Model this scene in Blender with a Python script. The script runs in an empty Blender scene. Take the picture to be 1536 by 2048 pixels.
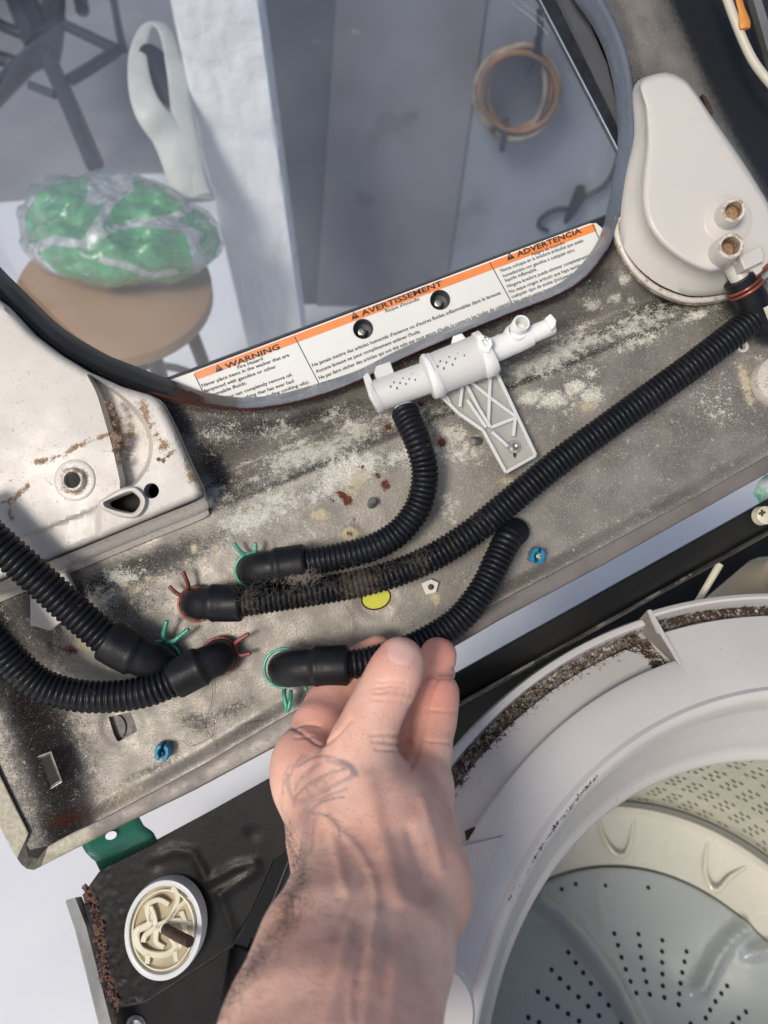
import bpy, bmesh, math, random
import numpy as np
from mathutils import Vector, Matrix, geometry
from mathutils.bvhtree import BVHTree
from mathutils import noise as mnoise
random.seed(3); rng = np.random.default_rng(3)
scene = bpy.context.scene
COL = scene.collection

# ------------------------------------------------------------------ camera, world, sun, exposure
F = 1555.0            # focal length of the photograph in its own pixels (2048 high)
D = 0.55              # metres from the camera to the underside of the raised top panel
H = 1.60              # metres from the floor to the camera
U = np.array([.0919, .5205, .8489]); U /= np.linalg.norm(U)      # world up, seen in the bench frame
AX = np.array([1., 0, 0]) - U*U[0]; AX /= np.linalg.norm(AX)
AY = np.cross(U, AX)
RM = Matrix([list(AX), list(AY), list(U)])
WM = Matrix.Translation((0, 0, H)) @ RM.to_4x4()                 # bench frame -> world

cam = bpy.data.cameras.new('camera'); cam_o = bpy.data.objects.new('camera', cam); COL.objects.link(cam_o)
cam.sensor_fit = 'VERTICAL'; cam.sensor_height = 24.0; cam.lens = 24.0*F/2048
cam.clip_start = 0.02; cam.clip_end = 500
cam.dof.use_dof = True; cam.dof.focus_distance = 0.535; cam.dof.aperture_fstop = 4.8
cam_o.matrix_world = WM
scene.camera = cam_o

SUN = np.array([-0.36, -0.04, 0.93]); SUN /= np.linalg.norm(SUN)    # towards the sun, bench frame
sw = RM @ Vector(SUN)
world = bpy.data.worlds.new('World'); scene.world = world; world.use_nodes = True
wn = world.node_tree; wn.nodes.clear()
sky = wn.nodes.new('ShaderNodeTexSky'); sky.sky_type = 'NISHITA'; sky.sun_disc = False
sky.sun_elevation = math.asin(sw.z); sky.sun_rotation = math.atan2(sw.x, sw.y)
sky.air_density = 1.0; sky.dust_density = 3.0; sky.ozone_density = 1.0
bg = wn.nodes.new('ShaderNodeBackground'); bg.inputs[1].default_value = 0.13
wo = wn.nodes.new('ShaderNodeOutputWorld')
wn.links.new(sky.outputs[0], bg.inputs[0]); wn.links.new(bg.outputs[0], wo.inputs[0])
sl = bpy.data.lights.new('sun', 'SUN'); sl.energy = 2.3; sl.angle = math.radians(15); sl.color = (1, .94, .84)
so = bpy.data.objects.new('sun', sl); COL.objects.link(so)
so.rotation_euler = sw.to_track_quat('Z', 'Y').to_euler(); so.location = (0, 0, 5)
scene.view_settings.view_transform = 'Standard'; scene.view_settings.look = 'None'
scene.view_settings.gamma = 1; scene.view_settings.exposure = -0.22

# ------------------------------------------------------------------ helpers
def P(px, py, z=0.0):                                   # photograph pixel + height above the panel -> bench frame
    d = D - z
    return np.array([(px-768)/F*d, (1024-py)/F*d, -d])
def PP(pts, z=0.0):
    return np.array([P(p[0], p[1], p[2] if len(p) > 2 else z) for p in pts])
def proj(V):
    V = np.asarray(V); d = -V[:, 2]
    return np.stack([768+V[:, 0]/d*F, 1024-V[:, 1]/d*F], 1)
def unit(v): v = np.asarray(v, float); return v/(np.linalg.norm(v)+1e-12)
def cat(*gs):
    V = []; Fc = []; n = 0
    for v, f in gs:
        V.append(np.asarray(v, float)); Fc += [[i+n for i in q] for q in f]; n += len(v)
    return np.concatenate(V), Fc
def spline(pts, n=8, closed=False):
    p = np.array(pts, float); m = len(p); out = []
    rg = range(m if closed else m-1)
    for i in rg:
        if closed: a, b, c, d = p[i-1], p[i], p[(i+1) % m], p[(i+2) % m]
        else: a, b, c, d = p[max(i-1, 0)], p[i], p[i+1], p[min(i+2, m-1)]
        for k in range(n):
            t = k/n
            out.append(.5*((2*b)+(c-a)*t+(2*a-5*b+4*c-d)*t*t+(3*b-a-3*c+d)*t**3))
    if not closed: out.append(p[-1])
    return np.array(out)
def resample(path, step):
    seg = np.linalg.norm(np.diff(path, axis=0), axis=1); s = np.concatenate([[0], np.cumsum(seg)])
    n = max(2, int(s[-1]/step)+1); t = np.linspace(0, s[-1], n)
    return np.stack([np.interp(t, s, path[:, k]) for k in range(path.shape[1])], 1), t
def tube(path, rad, n=14, caps=True, squash=None):
    path = np.asarray(path, float); m = len(path)
    rad = np.full(m, rad) if np.isscalar(rad) else np.asarray(rad, float)
    T = np.gradient(path, axis=0); T /= np.linalg.norm(T, axis=1)[:, None]+1e-12
    ref = np.array([0, 0, 1.]) if abs(T[0][2]) < .9 else np.array([1., 0, 0])
    N = unit(np.cross(T[0], np.cross(ref, T[0]))); V = []
    a = np.arange(n)*2*math.pi/n
    for i in range(m):
        N = unit(N-T[i]*(N@T[i])); B = np.cross(T[i], N)
        k = 1 if squash is None else squash
        V.append(path[i]+rad[i]*(np.cos(a)[:, None]*N*k+np.sin(a)[:, None]*B))
    V = np.concatenate(V); Fc = []
    for i in range(m-1):
        for j in range(n):
            k = (j+1) % n; Fc.append([i*n+j, i*n+k, (i+1)*n+k, (i+1)*n+j])
    if caps: Fc.append(list(range(n))[::-1]); Fc.append([(m-1)*n+j for j in range(n)])
    return V, Fc
def lathe(c, axis, prof, n=32, a0=0, a1=2*math.pi, xdir=None, caps=False, sx=1.0):
    axis = unit(axis); ref = xdir if xdir is not None else ([1, 0, 0] if abs(axis[0]) < .9 else [0, 1, 0])
    X = unit(np.array(ref, float)-axis*np.dot(ref, axis)); Y = np.cross(axis, X)
    full = abs(a1-a0-2*math.pi) < 1e-6; na = n if full else n+1
    an = np.linspace(a0, a1, n+1)[:na]; V = []
    for r, h in prof: V.append(np.asarray(c)+axis*h+r*(np.cos(an)[:, None]*X*sx+np.sin(an)[:, None]*Y))
    V = np.concatenate(V); Fc = []
    for i in range(len(prof)-1):
        for j in range(n):
            k = (j+1) % na; Fc.append([i*na+j, i*na+k, (i+1)*na+k, (i+1)*na+j])
    if caps:
        Fc.append(list(range(na))[::-1]); Fc.append([(len(prof)-1)*na+j for j in range(na)])
    return V, Fc
def loft(rings, closed=True, capa=False, capb=False):
    n = len(rings[0]); V = np.concatenate([np.asarray(r, float) for r in rings]); Fc = []
    for i in range(len(rings)-1):
        for j in range(n if closed else n-1):
            k = (j+1) % n; Fc.append([i*n+j, (i+1)*n+j, (i+1)*n+k, i*n+k])
    if capa: Fc.append(list(range(n)))
    if capb: Fc.append([(len(rings)-1)*n+j for j in range(n)][::-1])
    return V, Fc
def inside(pts, poly):
    x, y = pts[:, 0], pts[:, 1]; r = np.zeros(len(pts), bool); n = len(poly)
    for i in range(n):
        x1, y1 = poly[i]; x2, y2 = poly[(i+1) % n]
        c = ((y1 > y) != (y2 > y)) & (x < (x2-x1)*(y-y1)/((y2-y1) if y2 != y1 else 1e-9)+x1)
        r ^= c
    return r
def cdt(outer, holes=(), extra=None):
    pts = [tuple(p[:2]) for p in outer]; E = [(i, (i+1) % len(outer)) for i in range(len(outer))]
    for h in holes:
        o = len(pts); pts += [tuple(p[:2]) for p in h]; E += [(o+i, o+(i+1) % len(h)) for i in range(len(h))]
    if extra is not None: pts += [tuple(p) for p in extra]
    r = geometry.delaunay_2d_cdt([Vector(p) for p in pts], E, [], 0, 1e-5)
    V2 = np.array([list(v) for v in r[0]]); tri = np.array([list(f) for f in r[2]])
    c = V2[tri].mean(axis=1); ok = inside(c, np.array([p[:2] for p in outer]))
    for h in holes: ok &= ~inside(c, np.array([p[:2] for p in h]))
    return V2, tri[ok]
def plate(outer, zt, zb, holes=()):                     # slab between two heights, outline and holes in pixels of the top face
    V2, T = cdt(outer, holes); n = len(V2)
    top = np.array([P(a, b, zt) for a, b in V2]); bot = top.copy(); bot[:, 2] += (zb-zt)
    Fc = [list(t) for t in T]+[[t[2]+n, t[1]+n, t[0]+n] for t in T]
    cnt = {}
    for t in T:
        for a, b in ((t[0], t[1]), (t[1], t[2]), (t[2], t[0])): cnt[(a, b)] = 1
    for (a, b) in list(cnt):
        if (b, a) not in cnt: Fc.append([b, a, a+n, b+n])
    return np.concatenate([top, bot]), Fc
def boxat(c, ax, ay, az):                              # half-extent vectors
    c = np.asarray(c, float); ax, ay, az = map(lambda v: np.asarray(v, float), (ax, ay, az)); V = []
    for k in (-1, 1):
        for j in (-1, 1):
            for i in (-1, 1): V.append(c+i*ax+j*ay+k*az)
    return np.array(V), [[0, 2, 3, 1], [4, 5, 7, 6], [0, 1, 5, 4], [2, 6, 7, 3], [0, 4, 6, 2], [1, 3, 7, 5]]
def circ(cx, cy, r, n=20, ry=None, rot=0):
    ry = ry or r; o = []
    for i in range(n):
        a = 2*math.pi*i/n; x, y = r*math.cos(a), ry*math.sin(a)
        o.append((cx+x*math.cos(rot)-y*math.sin(rot), cy+x*math.sin(rot)+y*math.cos(rot)))
    return o
def dpoly(Q, pts, closed=False):                        # distance from 2-D points to a polyline
    Q = np.asarray(Q, float); pts = np.asarray(pts, float); d = np.full(len(Q), 1e9)
    if len(pts) == 1: return np.linalg.norm(Q-pts[0], axis=1)
    for i in range(len(pts)-(0 if closed else 1)):
        a = pts[i]; b = pts[(i+1) % len(pts)]; ab = b-a
        t = np.clip(((Q-a)@ab)/(ab@ab+1e-9), 0, 1); d = np.minimum(d, np.linalg.norm(Q-a-t[:, None]*ab, axis=1))
    return d
def sstep(x, a, b): t = np.clip((x-a)/(b-a), 0, 1); return t*t*(3-2*t)

BASE = {}
def thing(name, label, catg, loc, group=None):
    o = bpy.data.objects.new(name, None); COL.objects.link(o); o.empty_display_size = .01
    o.matrix_world = WM @ Matrix.Translation(Vector(loc)); BASE[o.name] = np.array(loc, float)
    o['label'] = label; o['category'] = catg
    if group: o['group'] = group
    return o
def obj(name, g, mat, parent=None, label=None, catg=None, group=None, kind=None, smooth=40, bevel=0, seg=2, attrs=None, fixn=True, loc=None, subd=0):
    V, Fc = g; V = np.asarray(V, float)
    if parent is not None: base = BASE[parent.name]
    else: base = np.array(loc, float) if loc is not None else V.mean(axis=0)
    me = bpy.data.meshes.new(name); me.from_pydata((V-base).tolist(), [], [list(map(int, q)) for q in Fc]); me.update()
    if fixn:
        bm = bmesh.new(); bm.from_mesh(me); bmesh.ops.recalc_face_normals(bm, faces=bm.faces); bm.to_mesh(me); bm.free()
    if attrs:
        for k, a in attrs.items():
            at = me.attributes.new(k, 'FLOAT', 'POINT'); at.data.foreach_set('value', np.asarray(a, np.float32))
    if smooth:
        me.polygons.foreach_set('use_smooth', [True]*len(me.polygons)); me.set_sharp_from_angle(angle=math.radians(smooth))
    for m in (mat if isinstance(mat, (list, tuple)) else [mat]): me.materials.append(m)
    o = bpy.data.objects.new(name, me); COL.objects.link(o)
    if bevel:
        b = o.modifiers.new('bevel', 'BEVEL'); b.width = bevel; b.segments = seg; b.limit_method = 'ANGLE'; b.angle_limit = math.radians(45); b.harden_normals = False
    if subd:
        s = o.modifiers.new('sub', 'SUBSURF'); s.levels = s.render_levels = subd
    BASE[o.name] = base
    if parent is not None: o.parent = parent
    else: o.matrix_world = WM @ Matrix.Translation(Vector(base))
    if label: o['label'] = label
    if catg: o['category'] = catg
    if group: o['group'] = group
    if kind: o['kind'] = kind
    return o
def curve_thing(*a, **k): return obj(*a, **k)

# ------------------------------------------------------------------ materials
class NT:
    def __init__(s, m): s.t = m.node_tree; s.n = s.t.nodes; s.l = s.t.links
    def new(s, ty, **k):
        x = s.n.new(ty)
        for a, b in k.items(): setattr(x, a, b)
        return x
    def link(s, a, b): s.l.new(a, b)
    def math(s, op, a, b=None, c=None, clamp=False):
        x = s.new('ShaderNodeMath', operation=op, use_clamp=clamp)
        for i, v in enumerate((a, b, c)):
            if v is None: continue
            if isinstance(v, (int, float)): x.inputs[i].default_value = v
            else: s.link(v, x.inputs[i])
        return x.outputs[0]
    def noise(s, scale, detail=4, rough=.55, vec=None, dist=0):
        x = s.new('ShaderNodeTexNoise'); x.inputs['Scale'].default_value = scale; x.inputs['Detail'].default_value = detail
        x.inputs['Roughness'].default_value = rough; x.inputs['Distortion'].default_value = dist
        s.link(vec or s.co, x.inputs['Vector']); return x.outputs[0]
    def mix(s, f, a, b):
        x = s.new('ShaderNodeMix', data_type='RGBA')
        for i, v in ((0, f), (6, a), (7, b)):
            if isinstance(v, (int, float)): x.inputs[i].default_value = v
            elif isinstance(v, tuple): x.inputs[i].default_value = (*v, 1)
            else: s.link(v, x.inputs[i])
        return x.outputs[2]
    def mr(s, v, a, b, c=0., d=1., smooth=True):
        x = s.new('ShaderNodeMapRange'); x.interpolation_type = 'SMOOTHSTEP' if smooth else 'LINEAR'
        s.link(v, x.inputs[0]); x.inputs[1].default_value = a; x.inputs[2].default_value = b
        x.inputs[3].default_value = c; x.inputs[4].default_value = d; return x.outputs[0]
def M(name, c1, c2=None, nscale=40, spots2=None, rough=.5, metal=0., bump=0., bscale=300, over=(), trans=0, sss=0, spec=.5, spots=None, coat=0, rvar=.1, ior=1.45, bdist=.0006):
    """base colour varied by noise; over = [(attribute, colour, roughness, noise scale, amount)] stains with an edge broken by noise"""
    m = bpy.data.materials.new(name); m.use_nodes = True; t = NT(m); t.n.clear()
    tc = t.new('ShaderNodeTexCoord'); t.co = tc.outputs['Object']
    out = t.new('ShaderNodeOutputMaterial'); b = t.new('ShaderNodeBsdfPrincipled'); t.link(b.outputs[0], out.inputs[0])
    nz = t.noise(nscale, 5)
    c = t.mix(t.mr(nz, .35, .65), c1, c2 or c1)
    r = t.mr(t.noise(nscale*2.3, 4), .3, .7, max(rough-rvar, 0), min(rough+rvar, 1))
    met = metal
    if spots:                                           # (scale, threshold, colour, amount)
        for sc, th, scol, am in spots:
            v = t.mr(t.noise(sc, 3, .6), th, th+.05, 0, am); c = t.mix(v, c, scol)
            if metal: met = t.math('MULTIPLY', t.math('SUBTRACT', 1., v, clamp=True), met)
    h = t.noise(bscale, 5, .6); hh = t.math('MULTIPLY', h, 1.0)
    for ov in over:
        an, col, ro, ns, amt = ov[:5]; soft = ov[5] if len(ov) > 5 else .07; speck = ov[6] if len(ov) > 6 else 0
        a = t.new('ShaderNodeAttribute', attribute_name=an).outputs['Fac']
        f1 = t.noise(ns, 6, .7); f2 = t.noise(ns*4.5, 3, .7)
        w = t.math('ADD', t.math('MULTIPLY', t.math('SUBTRACT', f1, .5), amt), t.math('MULTIPLY', t.math('SUBTRACT', f2, .5), amt*.7))
        s = t.math('ADD', a, w); fac = t.mr(s, .45-soft, .45+soft)
        fac = t.math('MULTIPLY', fac, t.mr(a, .03, .12))
        if speck:
            f3 = t.math('ADD', t.noise(ns*6, 3, .65), t.math('MULTIPLY', a, .30)); f3 = t.math('MULTIPLY', t.mr(f3, .66, .71, 0, .85), t.mr(a, .06, .2)); fac = t.math('MAXIMUM', fac, f3)
        if isinstance(col[0], tuple): cc = t.mix(t.mr(f2, .4, .6), col[0], col[1])
        else: cc = col
        c = t.mix(fac, c, cc)
        x = t.new('ShaderNodeMix', data_type='FLOAT'); t.link(fac, x.inputs[0]); t.link(r, x.inputs[2]); x.inputs[3].default_value = ro; r = x.outputs[0]
        hh = t.math('ADD', hh, t.math('MULTIPLY', fac, t.math('ADD', f2, .4)))
        if metal:
            met = t.math('MULTIPLY', t.math('SUBTRACT', 1., fac, clamp=True), met)
    for sc, th, scol, am in (spots2 or ()):
        v = t.mr(t.noise(sc, 4, .65), th, th+.04, 0, am); c = t.mix(v, c, scol)
    t.link(c, b.inputs['Base Color']); t.link(r, b.inputs['Roughness'])
    if isinstance(met, (int, float)): b.inputs['Metallic'].default_value = met
    else: t.link(met, b.inputs['Metallic'])
    b.inputs['Specular IOR Level'].default_value = spec; b.inputs['IOR'].default_value = ior
    b.inputs['Transmission Weight'].default_value = trans
    if coat: b.inputs['Coat Weight'].default_value = coat; b.inputs['Coat Roughness'].default_value = .15
    if sss:
        b.inputs['Subsurface Weight'].default_value = sss; b.inputs['Subsurface Radius'].default_value = (1, .35, .2); b.inputs['Subsurface Scale'].default_value = .004
    if bump:
        bp = t.new('ShaderNodeBump'); bp.inputs['Strength'].default_value = bump; bp.inputs['Distance'].default_value = bdist
        t.link(hh, bp.inputs['Height']); t.link(bp.outputs[0], b.inputs['Normal'])
    return m

WHITE = ('white', ((.70, .68, .60), (.42, .40, .34)), .9, 170, 1.7, .045, 1)
CREAM = ('cream', ((.58, .51, .34), (.40, .35, .24)), .9, 260, .9, .08, 1)
RUST = ('rust', ((.16, .045, .018), (.055, .018, .01)), .9, 260, 1.3, .08, 1)
GRIME_SHADE = ('dark', ((.022, .020, .018), (.055, .048, .042)), .6, 130, 1.1, .30, 1)  # grime tint; on the panel it also carries painted shade
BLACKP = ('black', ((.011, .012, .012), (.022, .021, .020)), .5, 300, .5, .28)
m_panel = M('weathered_sheet', (.255, .235, .208), (.175, .160, .140), 26, rough=.45, metal=.38, spots2=[(330, .71, (.42, .40, .34), .8), (760, .71, (.36, .34, .28), .6), (900, .70, (.03, .028, .025), .7)], bump=.28, bscale=600,
            spots=[(900, .62, (.42, .40, .33), .55), (650, .66, (.05, .045, .04), .8)], over=[GRIME_SHADE, BLACKP, WHITE, CREAM, RUST], bdist=.0008)
m_lip = M('lip_sheet', (.185, .165, .15), (.145, .128, .118), 30, rough=.45, metal=.15, bump=.25, bscale=700, over=[('edge', ((.44, .41, .32), (.34, .31, .24)), .38, 60, .5), GRIME_SHADE, RUST])  # 'edge' tints the lip paler, painting in light it reflects
m_speck = M('speckled_dark_enamel', (.014, .015, .015), (.028, .027, .025), 30, rough=.5, bump=.3, bscale=700, spots=[(420, .64, (.42, .42, .38), .9), (900, .66, (.3, .3, .28), .8)])
m_rim = M('rim_enamel', (.17, .20, .26), (.14, .165, .21), 20, rough=.3, over=[('black', (.012, .013, .016), .35, 20, .1), ('rust', ((.13, .035, .018), (.03, .012, .01)), .9, 170, .9)], bump=.25, bscale=500, spec=.5)
m_rubber = M('black_rubber', (.011, .012, .014), (.008, .008, .010), 60, rough=.42, spec=.3, bump=.25, bscale=900, spots=[(700, .70, (.12, .11, .09), .6)])
m_hose = M('hose_plastic', (.010, .011, .014), (.007, .008, .010), 60, rough=.36, spec=.32, bump=.2, bscale=900, over=[('dust', ((.12, .10, .075), (.04, .033, .028)), .95, 260, 1.2)], spots=[(800, .70, (.12, .11, .09), .5)])
m_white = M('aged_white_plastic', (.60, .565, .515), (.55, .52, .47), 12, rough=.38, sss=.05, bump=.08, bscale=300, spots=[(260, .74, (.28, .19, .10), .6)],
            over=[('dirt', ((.22, .13, .07), (.40, .29, .18)), .95, 170, 1.5, .10, 1)])
m_white2 = M('warm_white_plastic', (.60, .57, .525), (.57, .54, .50), 10, rough=.3, sss=.05, bump=.04, bscale=300, spots=[(320, .77, (.1, .07, .05), .7)],
             over=[('dirt', ((.22, .13, .07), (.40, .29, .18)), .95, 190, 1.0)])
m_milk = M('milky_plastic', (.93, .925, .89), (.88, .875, .84), 20, rough=.36, trans=.32, sss=.25, bump=.04)
m_milk2 = M('solid_milky_plastic', (.86, .855, .82), rough=.3, sss=.25)
m_web = M('frosted_web', (.80, .79, .73), (.74, .73, .68), 20, rough=.45, trans=.62)
m_green = M('green_wire', (.05, .30, .20), (.12, .45, .33), 90, rough=.35, metal=.25, bump=.3, spots=[(500, .68, (.05, .03, .02), .7)])
m_copper = M('copper_red_wire', (.30, .09, .06), (.16, .05, .035), 120, rough=.4, metal=.4, bump=.3, spots=[(500, .65, (.04, .02, .02), .7)])
m_pink = M('dusty_red_wire', (.36, .11, .12), (.20, .06, .07), 120, rough=.4, metal=.3, bump=.3)
m_bracket = M('green_painted_steel', (.008, .12, .075), (.006, .09, .055), 20, rough=.3, metal=.3, bump=.1)
m_blue = M('blue_plastic', (.01, .21, .36), (.01, .17, .30), 30, rough=.35, sss=.05)
m_steel = M('bolt_steel', (.42, .41, .38), (.30, .29, .27), 200, rough=.35, metal=.8, bump=.2)
m_galv = M('cabinet_steel', (.34, .34, .33), (.24, .24, .235), 25, rough=.35, metal=.6, bump=.15, over=[RUST, GRIME_SHADE])
m_dark = M('dark_cabinet', (.011, .0095, .010), (.006, .006, .006), 25, rough=.42, spec=.22, bump=.25, bscale=400, spots=[(500, .72, (.2, .19, .17), .6)], over=[('rust', ((.10, .035, .03), (.16, .12, .07)), .9, 200, 1.0)])
m_rail = M('dark_rail', (.018, .016, .014), (.008, .008, .008), 12, rough=.36, spec=.3, bump=.2, spots=[(260, .74, (.10, .07, .05), .6)])
m_void = M('lid_gap_shade', (.006, .0065, .007), (.010, .010, .010), 10, rough=.5, spec=.2)
m_tub = M('tub_ring_plastic', (.66, .63, .60), (.61, .585, .555), 9, rough=.25, sss=.05, bump=.03, spots=[(150, .735, (.10, .07, .055), .85)],
          over=[('dirt', ((.09, .055, .035), (.035, .02, .015)), .95, 170, 1.1)])
m_basket = M('basket_steel', (.66, .65, .57), (.60, .59, .51), 12, rough=.3, metal=.3, bump=.05)
m_base = M('basket_base_plastic', (.68, .67, .59), (.64, .63, .55), 12, rough=.22, metal=.1, bump=.03)
m_disc = M('washplate_plastic', (.42, .47, .50), (.39, .44, .47), 9, rough=.24, bump=.02, coat=.3)
m_hole = M('hole_dark', (.01, .01, .012), rough=.7)
m_hole2 = M('perforation_dark', (.10, .09, .075), rough=.7)
m_label = M('label_paper', (.78, .78, .74), (.74, .74, .70), 20, rough=.35, coat=.3)
m_orange = M('label_orange', (.85, .27, .07), (.80, .24, .06), 30, rough=.35, coat=.3)
m_ink = M('label_ink', (.02, .02, .022), rough=.5)
m_floor = M('pale_floor', (.84, .85, .87), (.79, .80, .83), 3, rough=.35, bump=.1, bscale=120, spots=[(60, .72, (.62, .65, .72), .5)])
m_yellow = M('yellow_sticker', (.62, .62, .05), (.55, .56, .04), 40, rough=.5, over=[('rust', ((.16, .06, .02), (.3, .22, .05)), .8, 200, .5)])
m_cream = M('cream_nylon', (.70, .66, .52), (.62, .58, .44), 30, rough=.4, sss=.1)
m_nylon = M('white_nylon', (.70, .69, .62), rough=.4, sss=.1)
m_bolt = M('rusty_bolt', (.10, .06, .045), (.06, .04, .03), 300, rough=.6, metal=.5, bump=.4)
m_glassframe = M('black_ceramic_border', (.012, .014, .018), (.02, .022, .028), 60, rough=.3, spots=[(300, .68, (.07, .075, .08), .7)])
m_grey = M('grey_lid_plastic', (.085, .09, .10), rough=.5)
def glass_mat():
    m = bpy.data.materials.new('hazy_lid_glass'); m.use_nodes = True; t = NT(m); t.n.clear()
    t.co = t.new('ShaderNodeTexCoord').outputs['Object']
    out = t.new('ShaderNodeOutputMaterial'); tr = t.new('ShaderNodeBsdfTransparent'); tr.inputs[0].default_value = (.90, .92, .94, 1)
    gl = t.new('ShaderNodeBsdfGlossy'); gl.inputs['Roughness'].default_value = .04
    df = t.new('ShaderNodeBsdfDiffuse'); df.inputs[0].default_value = (.62, .68, .78, 1)
    fr = t.new('ShaderNodeFresnel'); fr.inputs[0].default_value = 1.5
    m1 = t.new('ShaderNodeMixShader'); m2 = t.new('ShaderNodeMixShader')
    n = t.math('ADD', t.mr(t.noise(7, 3), .3, .7, .015, .05), t.mr(t.noise(420, 3, .6), .70, .76, 0, .18))
    t.link(n, m1.inputs[0]); t.link(tr.outputs[0], m1.inputs[1]); t.link(df.outputs[0], m1.inputs[2])
    t.link(fr.outputs[0], m2.inputs[0]); t.link(m1.outputs[0], m2.inputs[1]); t.link(gl.outputs[0], m2.inputs[2])
    t.link(m2.outputs[0], out.inputs[0]); return m
m_glass = glass_mat()

# ------------------------------------------------------------------ floor
def hray(px, py, h):                                    # where a pixel's ray meets the level h metres above the floor
    R = np.array([(px-768)/F, (1024-py)/F, -1.]); return R*((h-H)/(U@R))
fp = np.array([0., 0, 0])-U*H
obj('floor', ([fp+AX*a*30+AY*b*30 for a, b in ((-1, -1), (1, -1), (1, 1), (-1, 1))], [[0, 1, 2, 3]]), m_floor, kind='structure', smooth=0)
FLOOR2 = [(-900, -500), (700, -500), (640, 520), (330, 345), (180, 350), (40, 400), (-900, 470)]

obj('concrete_floor', (np.array([hray(a, b, .004) for a, b in FLOOR2]), [list(range(7))]), M('grey_concrete', (.30, .305, .32), (.24, .245, .26), 3, rough=.6, bump=.1, bscale=60), kind='structure', smooth=0)
# ------------------------------------------------------------------ raised top panel of the washer (underside)
RO = [(1208, 0), (1238, 60), (1260, 130), (1269, 215), (1268, 300), (1256, 375), (1238, 437), (1215, 500), (1172, 556), (1114, 592), (1016, 630),
      (886, 684), (800, 722), (720, 762), (640, 793), (560, 812), (480, 820), (400, 812), (319, 793), (241, 765), (163, 728), (110, 698), (50, 645), (0, 592),
      (-60, 520), (-150, 350), (-160, 120), (-90, -60), (120, -180), (500, -260), (900, -250), (1120, -140)]
RI = [(1148, 0), (1183, 50), (1213, 115), (1231, 200), (1235, 300), (1225, 360), (1214, 420), (1197, 478), (1160, 532), (1110, 571), (1018, 610),
      (884, 662), (796, 700), (716, 740), (638, 766), (558, 788), (480, 795), (404, 783), (342, 760), (260, 728), (208, 706), (125, 655), (50, 583), (0, 533),
      (-55, 465), (-120, 320), (-125, 120), (-60, -20), (135, -130), (500, -205), (880, -195), (1080, -95)]
ROs = spline(RO, 6, True); RIs = spline(RI, 6, True)
lipO = [(70, 1738), (156, 1695), (273, 1637), (390, 1580), (566, 1486), (760, 1379), (915, 1290), (1000, 1240), (1207, 1130), (1400, 1022), (1536, 946), (1700, 855)]
lipI = [(96, 1692), (150, 1663), (200, 1640), (312, 1580), (430, 1515), (560, 1437), (750, 1335), (905, 1254), (990, 1207), (1195, 1099), (1390, 994), (1526, 916), (1690, 826)]
left_in = [(60, 1560), (0, 1430), (-60, 1300)]
outer = lipI[::-1]+[(60, 1700), (20, 1640), (-30, 1540), (-70, 1430), (-160, 1180), (-240, 1000), (-330, 700), (-330, 300), (-200, -200), (300, -400), (1000, -420), (1700, -300)]
cell = 6
def dens(poly, st):
    p = np.array(poly, float); p2 = np.concatenate([p, p[:1]]); r, _ = resample(p2, st); return r[:-1]
OUT = dens(outer, 8)
sq = [(217, 1434), (262, 1424), (275, 1462), (236, 1484), (228, 1470)]            # square hole
h_small = [circ(1485, 693, 7), circ(1026, 1058, 6)]
def panel_holes():
    hs = [dens(spline(RO, 6, True), 6), dens(sq, 5)]
    hs += h_small
    hs.append(circ(752, 1196, 29, 26, 22, -.3))
    return hs
HOLES = panel_holes()
gx, gy = np.meshgrid(np.arange(-330, 1700, cell), np.arange(-410, 1660, cell)); G2 = np.stack([gx.ravel(), gy.ravel()], 1).astype(float)
G2 += rng.uniform(-.8, .8, G2.shape)
k = inside(G2, OUT) & (dpoly(G2, OUT, True) > 3.5)
for h in HOLES: k &= ~inside(G2, np.array(h)) & (dpoly(G2, h, True) > 3.2)
k &= (G2[:, 0] > -80) & (G2[:, 1] > -80) & (G2[:, 0] < 1610)
V2, TRI = cdt(OUT, HOLES, G2[k])
A = np.array([400., 1033.]); E1 = unit([951, -388]); N1 = np.array([-E1[1], E1[0]])    # crease line; N1 points down-right
foldL = np.array([(-60, 1060), (60, 1290), (140, 1420), (190, 1560), (205, 1640)], float)
def side(Q, pl):                                        # signed distance, positive on the right of a downward polyline
    d = dpoly(Q, pl); s = np.zeros(len(Q)); best = np.full(len(Q), 1e9)
    for i in range(len(pl)-1):
        a, b = pl[i], pl[i+1]; ab = b-a; t = np.clip(((Q-a)@ab)/(ab@ab), 0, 1); dd = np.linalg.norm(Q-a-t[:, None]*ab, axis=1)
        cr = ab[0]*(Q-a)[:, 1]-ab[1]*(Q-a)[:, 0]; m = dd < best; s[m] = -np.sign(cr[m]); best[m] = dd[m]
    return d*s
foldR = np.array([(1290, -80), (1330, 20), (1390, 150), (1460, 290), (1560, 460), (1640, 600)], float)
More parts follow.
